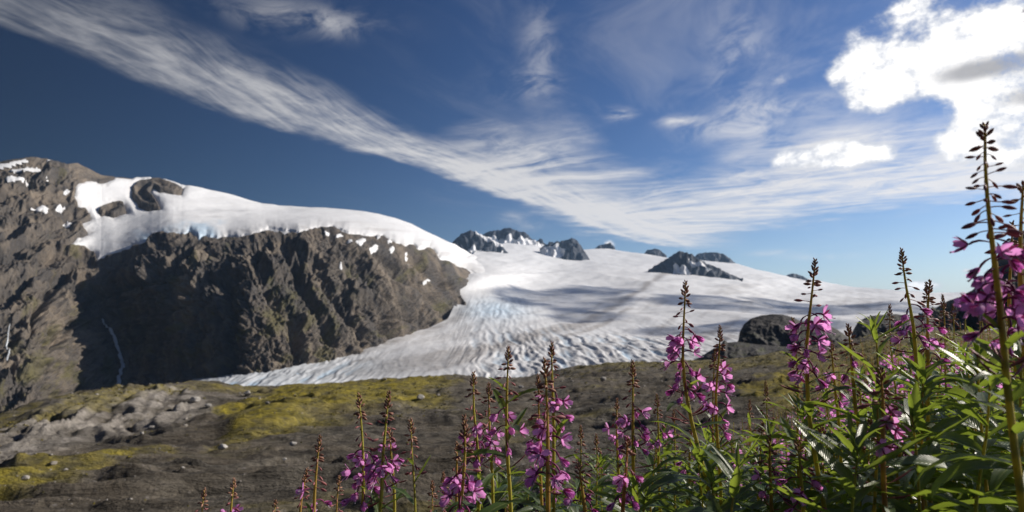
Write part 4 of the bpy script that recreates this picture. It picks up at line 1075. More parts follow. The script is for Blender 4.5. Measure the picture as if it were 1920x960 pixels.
LEAVES = [leaf_mesh('leaf', d, f, w, tw, wv, M_LEAF) for d, f, w, tw, wv in
          [(0.5, 0.35, 0.085, 0.1, 0.10), (0.9, 0.45, 0.080, -0.2, 0.14), (1.25, 0.40, 0.090, 0.25, 0.10), (0.2, 0.50, 0.075, -0.1, 0.08), (0.7, 0.25, 0.095, 0.4, 0.16), (1.6, 0.35, 0.085, -0.35, 0.12), (0.35, 0.6, 0.07, 0.2, 0.1), (1.0, 0.3, 0.10, -0.15, 0.14)]]
LEAVES_Y = [leaf_mesh('leaf', d, f, w, tw, 0.08, M_LEAF_Y) for d, f, w, tw in [(0.3, 0.5, 0.085, 0.1), (0.7, 0.45, 0.08, -0.2), (-0.2, 0.6, 0.08, 0.1)]]

def petal_mesh(cup, wid):
    nr, nc = 6, 5; V_ = []
    for k in range(nr + 1):
        t = k / nr
        w = wid * (0.16 + 1.2 * t ** 0.9 * (1.04 - t) ** 0.42)
        for c in range(nc):
            y = c / (nc - 1) * 2 - 1
            r = t * 1.0 - (0.16 * (1 - abs(y)) ** 1.3 if k == nr else 0) - 0.10 * t * y * y
            V_.append((cup * t * t * 0.35 + 0.12 * abs(y) * w, y * w, r))
    return mesh_from('petal', np.array(V_) * 0.0148, grid_faces(nr + 1, nc), M_PETAL)
PETALS = [petal_mesh(c, w) for c, w in ((0.4, 0.34), (0.9, 0.37), (-0.2, 0.31), (1.4, 0.35))]

def tube(pts, rad, sides=5):
    """vertices and quads of a tube along pts"""
    pts = np.array(pts, float); rad = np.broadcast_to(rad, len(pts))
    tan = np.gradient(pts, axis=0); tan /= np.linalg.norm(tan, axis=1)[:, None] + 1e-12
    ref = np.array([0.31, 0.95, 0.07]) if abs(tan[0] @ np.array([0.31, 0.95, 0.07])) < 0.9 else np.array([1.0, 0, 0])
    a = np.cross(tan, ref); a /= np.linalg.norm(a, axis=1)[:, None]; b = np.cross(tan, a)
    th = np.linspace(0, 2 * math.pi, sides, endpoint=False)
    V_ = pts[:, None] + (a[:, None] * np.cos(th)[None, :, None] + b[:, None] * np.sin(th)[None, :, None]) * rad[:, None, None]
    n = len(pts); i = np.arange(n * sides).reshape(n, sides); j = np.roll(i, -1, 1)
    return V_.reshape(-1, 3), np.stack([i[:-1], j[:-1], j[1:], i[1:]], -1).reshape(-1, 4)

def multi(name, parts, mats):
    """join (verts, quads, material index, attributes) pieces into one mesh"""
    V_, F_, mi, n = [], [], [], 0
    for v, f, k in parts:
        V_.append(v); F_.append(f + n); mi += [k] * len(f); n += len(v)
    me = mesh_from(name, np.concatenate(V_), np.concatenate(F_), mats)
    me.polygons.foreach_set('material_index', np.array(mi, np.int32)); me.update()
    return me

def strip(p0, d, up, ln, w):
    """a narrow pointed blade"""
    d = np.array(d, float); d /= np.linalg.norm(d); s = np.cross(d, up); s /= np.linalg.norm(s) + 1e-9
    p0 = np.array(p0, float); rows = []
    for t, k in ((0, 0.5), (0.35, 1.0), (0.7, 0.75), (1, 0.08)): rows += [p0 + d * ln * t - s * w * k, p0 + d * ln * t + s * w * k]
    return np.array(rows), np.array([[0, 1, 3, 2], [2, 3, 5, 4], [4, 5, 7, 6]])

def flower_core(openness, seed):
    rs = random.Random(seed); parts = []
    ped = [(0, 0, 0), (0.005, 0, 0.002), (0.010, 0, 0.003), (0.015, 0, 0.002), (0.018, 0, 0.0)]
    v, f = tube(ped, [0.0007, 0.0007, 0.0011, 0.0013, 0.0010]); parts.append((v, f, 0))
    for k in range(4):
        a = math.pi / 4 + k * math.pi / 2 + rs.uniform(-.1, .1)
        sp = math.sin(openness * 0.95); d = (math.cos(openness * 0.95), sp * math.cos(a), sp * math.sin(a))
        v, f = strip((0.018, 0, 0), d, (1, 0.1, 0.2), 0.0135, 0.0015); parts.append((v, f, 0))
    for k in range(6):
        a = k * 1.05 + rs.random(); e = (0.018 + 0.010, 0.0035 * math.cos(a), 0.0035 * math.sin(a) - 0.002)
        v, f = tube([(0.018, 0, 0), e], [0.0003, 0.0006], 4); parts.append((v, f, 1))
    v, f = tube([(0.018, 0, 0), (0.024, 0, -0.003), (0.030, 0, -0.006), (0.033, 0.001, -0.007)], [0.0005, 0.0005, 0.0006, 0.0011], 4); parts.append((v, f, 1))
    return multi('flower', parts, [M_SEPAL, M_STYLE])
OPEN = [1.30, 1.0, 0.62, 0.36]
CORES = [flower_core(o, k) for k, o in enumerate(OPEN)]

def bud_shape(ln, rad, ped, droop, mats=None):
    parts = []
    a = np.linspace(0, droop, 5); p = [np.zeros(3)]
    for k in range(4): p.append(p[-1] + np.array([math.cos(a[k]), 0, -math.sin(a[k])]) * ped / 4)
    v, f = tube(p, np.full(5, 0.00055), 4); parts.append((v, f, 0))
    d = np.array([math.cos(droop), 0, -math.sin(droop)]); q = [p[-1] + d * ln * t for t in (0, 0.18, 0.45, 0.72, 0.92, 1.0)]
    v, f = tube(q, np.array([0.3, 0.75, 1.0, 0.8, 0.35, 0.05]) * rad, 6); parts.append((v, f, 0))
    return parts
BUDS = [multi('bud', bud_shape(l, r, p, d), [M_BUD]) for l, r, p, d in ((0.012, 0.0021, 0.010, 0.5), (0.013, 0.0023, 0.012, 0.15), (0.010, 0.0019, 0.008, 0.9), (0.011, 0.0020, 0.011, -0.15), (0.014, 0.0024, 0.013, 0.35))]

def rot_z(v, a):
    c, s = math.cos(a), math.sin(a); return np.stack([v[:, 0] * c - v[:, 1] * s, v[:, 0] * s + v[:, 1] * c, v[:, 2]], -1)
def rot_y(v, a):
    c, s = math.cos(a), math.sin(a); return np.stack([v[:, 0] * c + v[:, 2] * s, v[:, 1], -v[:, 0] * s + v[:, 2] * c], -1)

def spike_mesh(path, rs, scale=1.0):
    """the dense tip of small unopened buds"""
    parts = []; n = len(path)
    L = np.concatenate([[0], np.cumsum(np.linalg.norm(np.diff(path, axis=0), axis=1))]); tot = L[-1]
    cnt = int(max(8, tot / 0.0016)); 
    for k in range(cnt):
        t = k / cnt; s = tot * t
        p = np.array([np.interp(s, L, path[:, c]) for c in range(3)])
        sz = (1.0 - 0.55 * t) * scale
        b = bud_shape(0.0105 * sz, 0.0024 * sz, 0.0030 * sz, 0.0)
        az = k * 2.399 + rs.uniform(-.3, .3); pt = -0.55 - 0.6 * t + rs.uniform(-.15, .15)
        if t < 0.25: pt = 0.2 + rs.uniform(-.3, .3)
        for v, f, mi in b: parts.append((rot_z(rot_y(v, pt), az) + p, f, mi))
    return multi('bud_spike', parts, [M_SPIKE])

# ------------------------------------------------------------------ fireweed: whole plants
def fireweed(pts, d, label, group, spike=None, fl=None, leaf=None, nfl=10, red=0.3, seed=0, leaf_len=0.10, leaf_step=0.020, size=1.0, petals=True, young=False, bud_n=None, depth=0.0):
    """pts: photo pixels of the stem from the tip down; d: horizontal range in metres; the stem runs on to the ground.
       spike, fl = (top, bottom), leaf: heights along the stem given as photo rows"""
    rs = random.Random(seed * 131 + 5)
    w = [np.array(P(u, v, d + depth * i)) for i, (u, v) in enumerate(pts)]
    low = w[-1]; dirn = (w[-1] - w[-2]); dirn /= np.linalg.norm(dirn)
    gx, gy = low[0] + dirn[0] * 0.18, low[1] + dirn[1] * 0.18 - 0.02
    g = ground_z(gx, gy) - 0.01
    if low[2] - g > 0.03: w.append(np.array([gx, gy, g]))
    base = w[-1].copy()
    w = np.array(w)[::-1] - base                                   # from the base up
    seg = np.concatenate([[0], np.cumsum(np.linalg.norm(np.diff(w, axis=0), axis=1))]); tot = seg[-1]
    ns = max(12, int(tot / 0.03)); sm = np.linspace(0, tot, ns)
    path = np.stack([pchip(seg, w[:, c], sm) for c in range(3)], -1)
    wob = np.array([[math.sin(s * 19 + seed), math.cos(s * 23 + seed * 2), 0] for s in sm]) * 0.0022
    path += wob
    rows = pix(path + base)[1]                                     # photo row of each stem point
    def at_row(v):                                                 # arc length at a photo row
        o = np.argsort(rows); return float(np.interp(v, rows[o], sm[o]))
    def at(s): return np.array([np.interp(s, sm, path[:, c]) for c in range(3)])
    root = link('fireweed', None, None, label, 'flower', group, loc=tuple(base))
    root.empty_display_size = 0.05
    s_sp = at_row(spike) if spike else tot
    rad = np.interp(sm, [0, tot * 0.35, max(tot * 0.5, at_row(fl[1]) if fl else tot * 0.7), tot], np.array([0.0046, 0.0040, 0.0029, 0.0010]) * size)
    v, f = tube(path, rad, 7)
    redv = np.repeat(np.clip(red + 0.25 * np.sin(sm * 9 + seed), 0, 1), 7)
    link('stem', mesh_from('stem', v, f, M_STEM, True, {'red': redv}), root)
    # tip spike
    if spike:
        sp = np.array([at(s) for s in np.linspace(s_sp, tot, 14)])
        o = link('bud_spike', spike_mesh(sp, rs, size), root, kind='stuff')
    s_f0 = at_row(fl[0]) if fl else None
    s_f1 = at_row(fl[1]) if fl else None
    # nodding buds between spike and flowers
    if spike:
        lo = s_f0 if fl else s_sp - 0.06 * size
        n = bud_n if bud_n is not None else int(max(4, (s_sp - lo) / 0.0042))
        for k in range(n):
            t = (k + rs.random() * 0.6) / n; s = lo + (s_sp - lo) * t
            o = link('bud', BUDS[rs.randrange(5)], root); o.location = at(s)
            sc = size * (1.05 - 0.45 * t) * rs.uniform(0.85, 1.15); o.scale = (sc, sc, sc)
            o.rotation_euler = (rs.uniform(-.3, .3), rs.uniform(-0.25, 0.35) - 0.1 * t, k * 2.399 + rs.uniform(-.4, .4))
    # open flowers
    if fl:
        nfl = int(nfl * 1.25)
        for k in range(nfl):
            t = (k + rs.uniform(0.1, 0.9)) / nfl; s = s_f1 + (s_f0 - s_f1) * t
            kind = rs.choice([0, 1, 1, 2, 2, 3]) if t > 0.25 else rs.choice([1, 2, 3, 3])
            o = link('flower', CORES[kind], root); o.location = at(s)
            sc = size * rs.uniform(0.95, 1.16); o.scale = (sc, sc, sc)
            pitch = rs.uniform(-0.15, 0.35) + (0.45 if kind >= 2 else 0)
            o.rotation_euler = (rs.uniform(-.5, .5), pitch, k * 2.399 + rs.uniform(-.5, .5) + seed)
            for q in range(4):
                pm = link('petal', PETALS[(kind + q + k) % 4 if kind < 2 else 1 + 2 * ((q + k) % 2)], o)
                pm.location = (0.018, 0, 0)
                th = q * math.pi / 2 + rs.uniform(-.18, .18); op = OPEN[kind] + rs.uniform(-.15, .15)
                # petal grows along +Z; lean it from the flower axis (+X) by the opening angle, then turn it round the axis
                pm.rotation_euler = (Matrix.Rotation(th, 3, 'X') @ Matrix.Rotation(math.pi / 2 - op, 3, 'Y')).to_euler()
        # spent flower stalks below
        for k in range(int(nfl * 0.5)):
            s = s_f1 - rs.uniform(0.0, 0.05) * size
            o = link('seed_pod', PODS[rs.randrange(3)], root); o.location = at(s); sc = size * rs.uniform(0.8, 1.2); o.scale = (sc, sc, sc)
            o.rotation_euler = (0, rs.uniform(-0.6, 0.1), k * 2.399 + rs.uniform(-.5, .5))
    # leaves
    s_l1 = at_row(leaf) if leaf else (s_f1 - 0.02 if fl else (s_sp - 0.05 if spike else tot))
    s = s_l1; k = 0
    s_low = max(0.02, tot * 0.12)
    pool = LEAVES_Y if young else LEAVES
    while s > s_low:
        t = (s_l1 - s)
        ln = leaf_len * size * min(1.0, 0.42 + t * 4.5) * rs.uniform(0.8, 1.2)
        o = link('leaf', pool[rs.randrange(len(pool))] if not (t < 0.04 and rs.random() < 0.4) else LEAVES_Y[rs.randrange(3)], root)
        o.location = at(s); o.scale = (ln, ln * rs.uniform(0.95, 1.35), ln)
        pit = -0.80 + min(1.0, t * 6.0) * 0.78 + rs.uniform(-0.25, 0.25)
        o.rotation_euler = (rs.uniform(-.35, .35), pit, k * 2.399 + rs.uniform(-.35, .35) + seed * 1.7)
        s -= leaf_step * size * rs.uniform(0.7, 1.3); k += 1
    if not spike:                                                   # a leafy shoot ends in a tuft of young leaves
        for q in range(6):
            o = link('leaf', LEAVES_Y[q % 3] if young else LEAVES[q % 8], root); o.location = at(tot - 0.004 * q)
            ln = leaf_len * size * (0.25 + 0.07 * q); o.scale = (ln, ln, ln); o.rotation_euler = (0, -1.15 + 0.13 * q, q * 2.399 + seed)
    return root

def pod_mesh(ln, bend):
    p = [np.zeros(3)]
    for k in range(4): p.append(p[-1] + np.array([math.cos(bend * k / 4), 0, math.sin(bend * k / 4)]) * ln / 4)
    v, f = tube(p, [0.0005, 0.0006, 0.0012, 0.0012, 0.0004], 4)
    return multi('seed_pod', [(v, f, 0)], [M_BUD])
PODS = [pod_mesh(0.03, 0.5), pod_mesh(0.036, 0.3), pod_mesh(0.026, 0.8)]
# ------------------------------------------------------------------ fireweed: the plants one can tell apart, left to right
G1 = 'flowering fireweed in the foreground'
FW = [
    # points from the tip down, range, label, keywords
    ([(383, 917), (376, 962)], 1.55, 'fireweed bud tip farthest left at the bottom edge, no open flower', dict(spike=946, red=.5, leaf=1010)),
    ([(441, 898), (432, 962)], 1.45, 'second fireweed tip from the left at the bottom edge, pinkish buds', dict(spike=930, fl=(952, 985), nfl=5, red=.5)),
    ([(517, 938), (515, 965)], 1.6, 'barely showing fireweed tip at the bottom edge, third from the left', dict(spike=958, red=.5, leaf=1010)),
    ([(577, 880), (563, 962)], 1.3, 'short reddish fireweed spike leaning left beside the taller one with one bloom', dict(spike=920, red=.6, leaf=1000, fl=(950, 985), nfl=4)),
    ([(600, 818), (596, 870), (590, 962)], 1.15, 'slender fireweed with one pink bloom near its foot, left of the paired spikes', dict(spike=862, fl=(915, 955), nfl=3, red=.25)),
    ([(636, 893), (633, 962)], 1.5, 'thin fireweed spike without flowers left of the paired spikes', dict(spike=920, red=.3, leaf=1000)),
    ([(672, 740), (675, 800), (682, 962)], 1.05, 'left one of the paired tall fireweeds, yellow stem with flowers on both sides', dict(spike=780, fl=(838, 935), nfl=12, red=.05)),
    ([(732, 735), (724, 790), (714, 880), (712, 962)], 1.02, 'right one of the paired tall fireweeds, tip leaning right', dict(spike=782, fl=(845, 900), nfl=7, red=.15, leaf=905)),
    ([(731, 803), (734, 850), (738, 962)], 1.35, 'thin fireweed hiding behind the paired ones with small pink flowers', dict(spike=828, fl=(835, 880), nfl=6, red=.4)),
    ([(772, 788), (774, 850), (777, 962)], 1.08, 'upright green fireweed with buds and drooping leaves but no open flower', dict(spike=824, leaf=872, red=.05, leaf_step=.03)),
    ([(811, 903), (810, 962)], 1.45, 'short bare fireweed spike between the green one and the large blooms', dict(spike=930, leaf=1000, red=.4)),
    ([(833, 886), (832, 962)], 1.5, 'short dim fireweed spike just left of the large low blooms', dict(spike=915, leaf=1000, red=.5)),
    ([(855, 830), (857, 870), (858, 962)], 1.3, 'reddish fireweed spike close behind the one with large low blooms', dict(spike=862, red=.55, fl=(890, 930), nfl=4)),
    ([(868, 781), (869, 840), (866, 905), (860, 962)], 0.85, 'orange stemmed fireweed with large magenta blooms low on its right', dict(spike=842, fl=(880, 955), nfl=11, red=.6)),
    ([(890, 699), (889, 760), (894, 850), (897, 930)], 1.08, 'tall yellow stemmed fireweed with small blooms, left of the leafy tipped one', dict(spike=738, fl=(790, 850), nfl=9, red=.05, leaf=852)),
    ([(918, 720), (919, 770), (920, 850), (922, 930)], 1.2, 'fireweed standing close right of the tall yellow stemmed one', dict(spike=752, fl=(800, 850), nfl=9, red=.15, leaf=845)),
    ([(952, 652), (952, 720), (953, 850), (956, 962)], 1.0, 'tall bright green fireweed with small leaves high up below its bud tip', dict(spike=690, fl=(755, 830), nfl=5, red=.05, leaf=735, leaf_step=.022)),
    ([(1007, 704), (1010, 760), (1014, 850), (1015, 930)], 1.25, 'dim fireweed just left of the large pink flowered spike', dict(spike=740, fl=(790, 850), nfl=6, red=.4)),
    ([(1018, 675), (1022, 740), (1028, 860), (1031, 962)], 0.78, 'orange stemmed fireweed in the centre with big open magenta flowers', dict(spike=728, fl=(800, 905), nfl=11, red=.55, leaf=930, bud_n=16)),
    ([(1036, 643), (1034, 700), (1036, 790), (1040, 930)], 1.08, 'green stemmed fireweed behind the central one, its tip reaching the glacier', dict(spike=684, fl=(728, 790), nfl=7, red=.05, leaf=800)),
    ([(1087, 799), (1088, 850), (1090, 930)], 1.45, 'short budding fireweed right of the central pink one', dict(spike=835, leaf=870, red=.2)),
    ([(1117, 815), (1118, 870), (1119, 930)], 1.55, 'small bare fireweed spike, third right of the central one', dict(spike=845, leaf=880, red=.3)),
    ([(1084, 870), (1089, 915), (1096, 980)], 0.92, 'low red stemmed fireweed with a wide bloom at the bottom edge', dict(spike=900, fl=(915, 962), nfl=5, red=.8)),
    ([(1157, 748), (1158, 800), (1160, 900)], 1.5, 'thin fireweed left of the tall spike under the glacier edge', dict(spike=780, leaf=850, red=.2, fl=(800, 840), nfl=4)),
    ([(1184, 677), (1186, 740), (1189, 850), (1191, 962)], 1.12, 'tall fireweed below the glacier edge with blooms halfway down', dict(spike=722, fl=(762, 832), nfl=10, red=.1, leaf=845)),
    ([(1176, 822), (1176, 870), (1170, 962)], 0.92, 'low dark red stemmed fireweed with few blooms at the bottom', dict(spike=850, fl=(875, 945), nfl=5, red=.95, leaf=1000)),
    ([(1230, 740), (1233, 800), (1237, 900)], 1.5, 'thin budding fireweed between two tall flowering ones', dict(spike=775, leaf=840, fl=(795, 835), nfl=4, red=.2)),
    ([(1262, 770), (1264, 820), (1266, 900)], 1.6, 'small fireweed spike at the foot of the tall one before the glacier', dict(spike=800, leaf=840, red=.3)),
    ([(1283, 529), (1283, 600), (1284, 680), (1293, 770), (1316, 880), (1340, 975)], 1.02, 'tall fireweed against the glacier with a dense magenta flower column', dict(spike=568, fl=(615, 735), nfl=19, red=.2, leaf=735, leaf_len=.11)),
    ([(1348, 612), (1348, 660), (1345, 760), (1348, 900)], 1.2, 'fireweed with three pink blooms just right of the dense flower column', dict(spike=655, fl=(690, 800), nfl=12, red=.1, leaf=800)),
    ([(1339, 655), (1337, 720), (1338, 800)], 1.45, 'faded fireweed spike between the dense column and its right neighbour', dict(spike=690, leaf=790, red=.4)),
    ([(1405, 750), (1407, 800), (1409, 900)], 1.9, 'faint small fireweed spike in the sunlit green patch', dict(spike=780, leaf=800, red=.1, young=True)),
    ([(1434, 715), (1438, 770), (1442, 880)], 1.8, 'slim pale fireweed above the sunlit green patch', dict(spike=755, leaf=770, red=.1, young=True)),
    ([(1489, 597), (1492, 660), (1495, 800)], 1.35, 'dark dry fireweed spike before the rounded rock', dict(spike=660, leaf=720, red=.7)),
    ([(1527, 488), (1524, 560), (1515, 680), (1514, 780), (1530, 880), (1552, 975)], 1.0, 'tall fireweed over the rounded rock with clustered blooms and bud tip in the glacier', dict(spike=535, fl=(575, 700), nfl=17, red=.15, leaf=700, leaf_len=.11)),
    ([(1560, 640), (1566, 700), (1572, 820)], 1.4, 'faint fireweed stem right of the clustered blooms', dict(spike=672, fl=(690, 740), nfl=5, leaf=760, red=.2)),
    ([(1588, 610), (1598, 680), (1607, 760), (1622, 860)], 1.1, 'fireweed with a greenish bud tip and one bloom at its left', dict(spike=645, fl=(660, 720), nfl=3, leaf=735, red=.05)),
    ([(1640, 610), (1645, 680), (1652, 800)], 1.05, 'leafy fireweed shoot with a bright green leaf crown and no flowers', dict(leaf=625, red=.1, young=True)),
    ([(1649, 694), (1656, 760), (1656, 850), (1662, 975)], 0.86, 'red stemmed fireweed with few drooping blooms in the dark leaves', dict(spike=735, fl=(762, 850), nfl=5, red=.9, leaf=862, bud_n=10)),
    ([(1694, 468), (1700, 530), (1711, 620), (1718, 720)], 1.18, 'fireweed with nodding dark buds against the pale horizon sky', dict(spike=512, fl=(562, 640), nfl=7, red=.15, leaf=640)),
    ([(1747, 527), (1743, 590), (1738, 680), (1737, 760)], 1.25, 'orange stemmed fireweed right of the one against the pale sky', dict(spike=565, fl=(600, 680), nfl=6, red=.5, leaf=680)),
    ([(1668, 572), (1671, 620), (1675, 700)], 1.9, 'small dim fireweed spike on the meadow skyline, leftmost', dict(spike=600, leaf=640, red=.3)),
    ([(1735, 530), (1737, 580), (1739, 680)], 1.9, 'thin dark fireweed spike left of the orange stemmed one', dict(spike=565, leaf=640, red=.4)),
    ([(1767, 553), (1770, 600), (1773, 690)], 1.9, 'brownish fireweed spike on the meadow skyline before the dark hillside', dict(spike=590, leaf=640, red=.4)),
    ([(1786, 570), (1788, 610), (1790, 700)], 2.0, 'short grey fireweed spike on the meadow skyline, left of the tallest plant', dict(spike=605, leaf=650, red=.4)),
    ([(1850, 233), (1855, 330), (1862, 430), (1870, 560), (1880, 690), (1900, 830), (1925, 985)], 0.68, 'tallest fireweed rising into the sky at the right, large magenta flowers', dict(spike=276, fl=(440, 610), nfl=15, red=.45, leaf=625, leaf_len=.105, leaf_step=.014, bud_n=34, size=0.98)),
    ([(1919, 345), (1920, 430), (1921, 560), (1924, 760)], 0.74, 'fireweed cut off by the right edge of the picture', dict(spike=375, fl=(480, 640), nfl=12, red=.3, leaf=650, leaf_step=.017)),
    ([(1894, 418), (1896, 500), (1899, 640)], 1.25, 'thin dark fireweed tip behind the tallest plant', dict(spike=455, fl=(500, 600), nfl=10, leaf=620, red=.4)),
]
for k, (pts, d, lab, kw) in enumerate(FW):
    fireweed(pts, d, lab, G1, seed=k + 1, **kw)

# the leafy bank at the lower right: shoots one can see but hardly tell apart
ENV = interp([(540, 985), (700, 965), (800, 930), (900, 880), (980, 868), (1100, 862), (1200, 828), (1300, 800), (1400, 790), (1480, 752), (1560, 706), (1640, 665), (1720, 640), (1800, 628), (1920, 600), (2050, 560), (2900, 480)])
MARKS = [(596, 'the slender one-bloom spike'), (690, 'the paired tall spikes'), (772, 'the green budding spike'), (866, 'the orange stem with low blooms'), (905, 'the tall yellow stem'), (954, 'the leafy tipped spike'), (1026, 'the central orange stem'), (1090, 'the low wide bloom'),
         (1188, 'the tall spike below the glacier edge'), (1172, 'the dark red stem'), (1300, 'the dense flower column'), (1346, 'the three-bloom spike'), (1438, 'the sunlit green patch'), (1525, 'the cluster over the rounded rock'), (1602, 'the greenish bud tip'),
         (1648, 'the bright leaf crown'), (1657, 'the red stem with drooping blooms'), (1710, 'the nodding buds'), (1742, 'the orange stem by the hillside'), (1880, 'the tallest fireweed'), (1921, 'the spike cut by the right edge')]
SHOW = [(p_[len(p_) // 2][0], k_['fl'][1] + 14, d_) for p_, d_, l_, k_ in FW if 'fl' in k_]
rs = random.Random(42)
cnt = 0; tries = 0
placed = []
while cnt < 190 and tries < 9000:
    tries += 1
    u = 560 + 1480 * rs.random() ** 0.55
    d = rs.choice([rs.uniform(0.78, 1.2), rs.uniform(1.1, 1.7), rs.uniform(1.6, 2.9)])
    deep = rs.random() ** 1.2
    near = max(0.0, (1.25 - d)) * 140                         # near shoots stay lower in the picture, so that they hide less
    vt = ENV(u) + near + 6 + deep * 170
    if u < 900 and d > 1.5: continue
    if any(d < hd + 0.05 and abs(u - hu) < 26 / d and vt < hv for hu, hv, hd in SHOW): continue       # leave the flower columns in view
    top = P(u, vt, d); g = ground_z(top[0], top[1]); h = top[2] - g
    if not 0.28 < h < 1.15: continue
    if any((top[0] - q[0]) ** 2 + (top[1] - q[1]) ** 2 < (0.045 + 0.026 * d) ** 2 for q in placed): continue
    placed.append(top)
    lean = rs.uniform(-30, 30) / d
    pts = [(u, vt), (u - lean * 0.3, vt + 60 / d), (u - lean, vt + 220 / d)]
    kind = rs.random()
    kw = dict(red=rs.choice([.05, .1, .3, .6]), leaf_len=rs.uniform(.11, .15), leaf_step=rs.uniform(.0115, .0155), seed=500 + cnt, size=rs.uniform(.85, 1.1))
    dist = 'near' if d < 1.2 else ('middle' if d < 1.7 else 'far')
    if kind < 0.72:
        kw['leaf'] = vt + 4; kw['young'] = rs.random() < (0.3 if d > 1.7 else 0.04)
        lab = 'leafy flowerless shoot'
    elif kind < 0.86:
        kw.update(spike=vt + 34 / d, leaf=vt + 75 / d); lab = 'short budding shoot'
    else:
        kw.update(spike=vt + 30 / d, fl=(vt + 50 / d, vt + 105 / d), leaf=vt + 110 / d, nfl=6); lab = 'small sparse-blooming shoot'
    mu, mark = min(MARKS, key=lambda q: abs(q[0] - u))
    where = ('in front of' if d < 0.95 else 'behind') if abs(mu - u) < 14 else ('left of' if u < mu else 'right of')
    rank = ', near' if d < 1.2 else (', mid-bank' if d < 1.7 else ', far back')
    fireweed(pts, d, f'{lab} {where} {mark}{rank}', 'fireweed shoots in the leafy bank', **kw)
    cnt += 1

# the meadow of fireweed beyond: simple whole plants
def meadow_parts(seed, blooms):
    q = random.Random(seed); parts = []
    h = 0.9; path = [(0, 0, 0), (0.01, 0.01, h * .5), (0.02, -0.01, h)]
    v, f = tube(path, [0.004, 0.003, 0.001], 4); parts.append((v, f, 0))
    for k in range(30):
        z = 0.1 + 0.55 * k / 30; a = k * 2.4; ln = q.uniform(.07, .12)
        v = np.array([(0, 0, 0), (ln * .5, -.012, .012), (ln * .5, .012, .012), (ln, 0, -0.02)]); v = rot_z(rot_y(v, q.uniform(-.6, .2)), a) + np.array([0.01, 0, z * h / 0.9])
        parts.append((v, np.array([[0, 1, 3, 2]]), 1))
    for k in range(blooms):
        z = q.uniform(.60, .76); a = k * 2.4; c = np.array([0.025, 0, 0])
        for j in range(3):
            v, f = strip((0, 0, 0), (q.uniform(.2, 1), q.uniform(-1, 1), q.uniform(-1, 1)), (0.3, 0.4, 0.8), 0.018, 0.008)
            parts.append((rot_z(v + c, a) + np.array([0.012, 0, z]), f, 2))
    for k in range(16):
        t = k / 16; z = .76 + .14 * t
        v, f = strip((0, 0, 0), (1, 0, q.uniform(-.4, .6)), (0, 0.3, 1), 0.02 * (1.1 - t), 0.003); parts.append((rot_z(v, k * 2.4) + np.array([0.018, -0.005, z]), f, 3))
    return parts
def meadow_mesh(name, parts):
    me = multi(name, parts, [M_STEM, M_LEAF_Y, M_PETAL, M_BUD]); me.attributes.new('red', 'FLOAT', 'POINT'); me.attributes.new('mid', 'FLOAT', 'POINT')
    return me
MEADOW_P = [meadow_parts(k, b) for k, b in enumerate((14, 12, 8, 0, 18))]
MEADOW = [meadow_mesh('fireweed', p) for p in MEADOW_P]
ENV2 = interp([(1330, 800), (1400, 768), (1460, 735), (1520, 690), (1580, 655), (1650, 612), (1720, 596), (1800, 582), (1860, 570), (1920, 560), (2050, 540), (3000, 500)])
spots = []
for _ in range(4000):
    if len(spots) >= 140: break
    u = rs.uniform(1360, 2000); d = rs.uniform(2.6, 9.0) if u > 1500 else rs.uniform(2.6, 5.0)
    vt = ENV2(u) + rs.random() * 70; top = P(u, vt, d); g = ground_z(top[0], top[1]); h = top[2] - g
    if 0.35 < h < 1.35: spots.append((d, u, top[0], top[1], g, h))
spots.sort()
for d, u, x, y, g, h in spots[:56]:
    mk = rs.randrange(5)
    o = link('fireweed', MEADOW[mk], None, ('small flowerless fireweed' if mk == 3 else 'small pink-blooming fireweed') + (' at the left of the meadow' if u < 1560 else (' in the meadow behind the nodding buds' if u < 1760 else ' in the meadow behind the tallest fireweed')), 'flower', 'fireweed in the meadow beyond', loc=(x, y, g - 0.01))
    o.scale = (max(.7, h / 0.9), max(.7, h / 0.9), h / 0.9); o.rotation_euler = (rs.uniform(-.08, .08), rs.uniform(-.08, .08), rs.random() * 6.28)
# farther off, and on beyond the right edge, the meadow is one mass
rest = spots[56:]
for _ in range(150):
    a = math.radians(rs.uniform(44, 70)); d = rs.uniform(1.0, 7.0); x, y = d * math.sin(a), d * math.cos(a); rest.append((d, 0, x, y, ground_z(x, y), rs.uniform(.6, .95)))
parts = []
for d, u, x, y, g, h in rest:
    a = rs.random() * 6.28; sc = h / 0.9
    for v, f, mi in MEADOW_P[rs.randrange(5)]: parts.append((rot_z(v * sc, a) + np.array([x, y, g - 0.01]), f, mi))
link('fireweed_meadow', meadow_mesh('fireweed_meadow', parts), None, 'far mass of small pink fireweed and leaves in the meadow', 'flowers', kind='stuff')

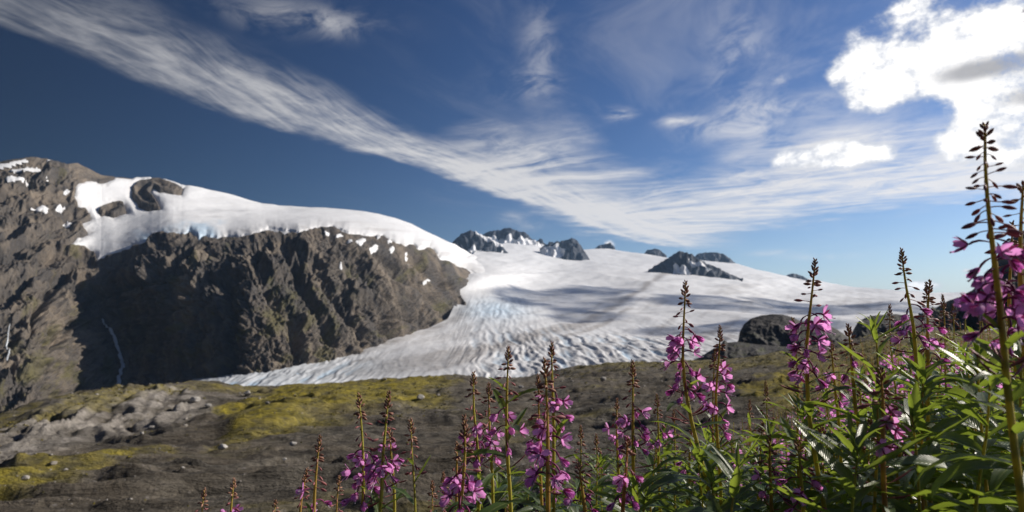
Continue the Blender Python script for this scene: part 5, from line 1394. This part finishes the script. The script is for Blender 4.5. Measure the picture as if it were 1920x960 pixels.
# low grass and herbs that hide the soil of the bank
def turf():
    q = np.random.default_rng(9); N = 40000
    a = np.radians(q.uniform(-34, 68, N)); r = 0.55 * (12 / 0.55) ** q.random(N)
    x, y = r * np.sin(a), r * np.cos(a); z = _ground_f(np.degrees(a), np.log(r))
    h = q.uniform(.06, .26, N) * (0.8 + 0.05 * r); b = q.random(N) * 6.28; w = (0.004 + 0.0012 * r)[:, None]; ln = (q.uniform(.1, .6, N) * h)[:, None]
    d = np.stack([np.cos(b), np.sin(b), 0 * b], -1); s = np.stack([-np.sin(b), np.cos(b), 0 * b], -1); p = np.stack([x, y, z - 0.01], -1); H = np.stack([0 * h, 0 * h, h], -1)
    V_ = np.stack([p - s * w, p + s * w, p + d * ln * .4 + s * w * .8 + H * .6, p + d * ln * .4 - s * w * .8 + H * .6, p + d * ln + s * w * .1 + H, p + d * ln - s * w * .1 + H], 1).reshape(-1, 3)
    k = np.arange(N)[:, None] * 6
    F_ = np.concatenate([k + np.array([0, 1, 2, 3]), k + np.array([3, 2, 4, 5])])
    mt, out = mat_new('grass_blade')
    nn = noise(position(), 2.2, 3, 0.6)
    b = principled(mixc(nn, (0.040, 0.070, 0.015), (0.13, 0.15, 0.03)), 0.6, 0.3)
    t = E.nt.nodes.new('ShaderNodeBsdfTranslucent'); t.inputs[0].default_value = (0.22, 0.26, 0.04, 1)
    mx = E.nt.nodes.new('ShaderNodeMixShader'); mx.inputs[0].default_value = 0.35
    E.nt.links.new(b.outputs[0], mx.inputs[1]); E.nt.links.new(t.outputs[0], mx.inputs[2]); E.nt.links.new(mx.outputs[0], out.inputs[0])
    link('grass', mesh_from('grass', np.array(V_), np.array(F_), mt), None, 'low green grass under the fireweed bank', 'grass', kind='stuff')
turf()
# ------------------------------------------------------------------ the air between here and the far peaks
def haze():
    x0, x1, y0, y1, z0, z1 = -24000, 24000, -60, 21500, -520, 900
    v = np.array([(x, y, z) for z in (z0, z1) for y in (y0, y1) for x in (x0, x1)], float)
    f = np.array([[0, 2, 3, 1], [4, 5, 7, 6], [0, 1, 5, 4], [2, 6, 7, 3], [0, 4, 6, 2], [1, 3, 7, 5]])
    mt, out = mat_new('haze_air')
    vol = E.nt.nodes.new('ShaderNodeVolumePrincipled')
    vol.inputs['Color'].default_value = (0.42, 0.66, 1.0, 1); vol.inputs['Density'].default_value = 0.000019; vol.inputs['Anisotropy'].default_value = 0.0
    E.nt.links.new(vol.outputs[0], out.inputs['Volume'])
    link('haze', mesh_from('haze', v, f, mt, False), kind='stuff', label='thin pale blue haze over the icefield', cat='haze')
haze()
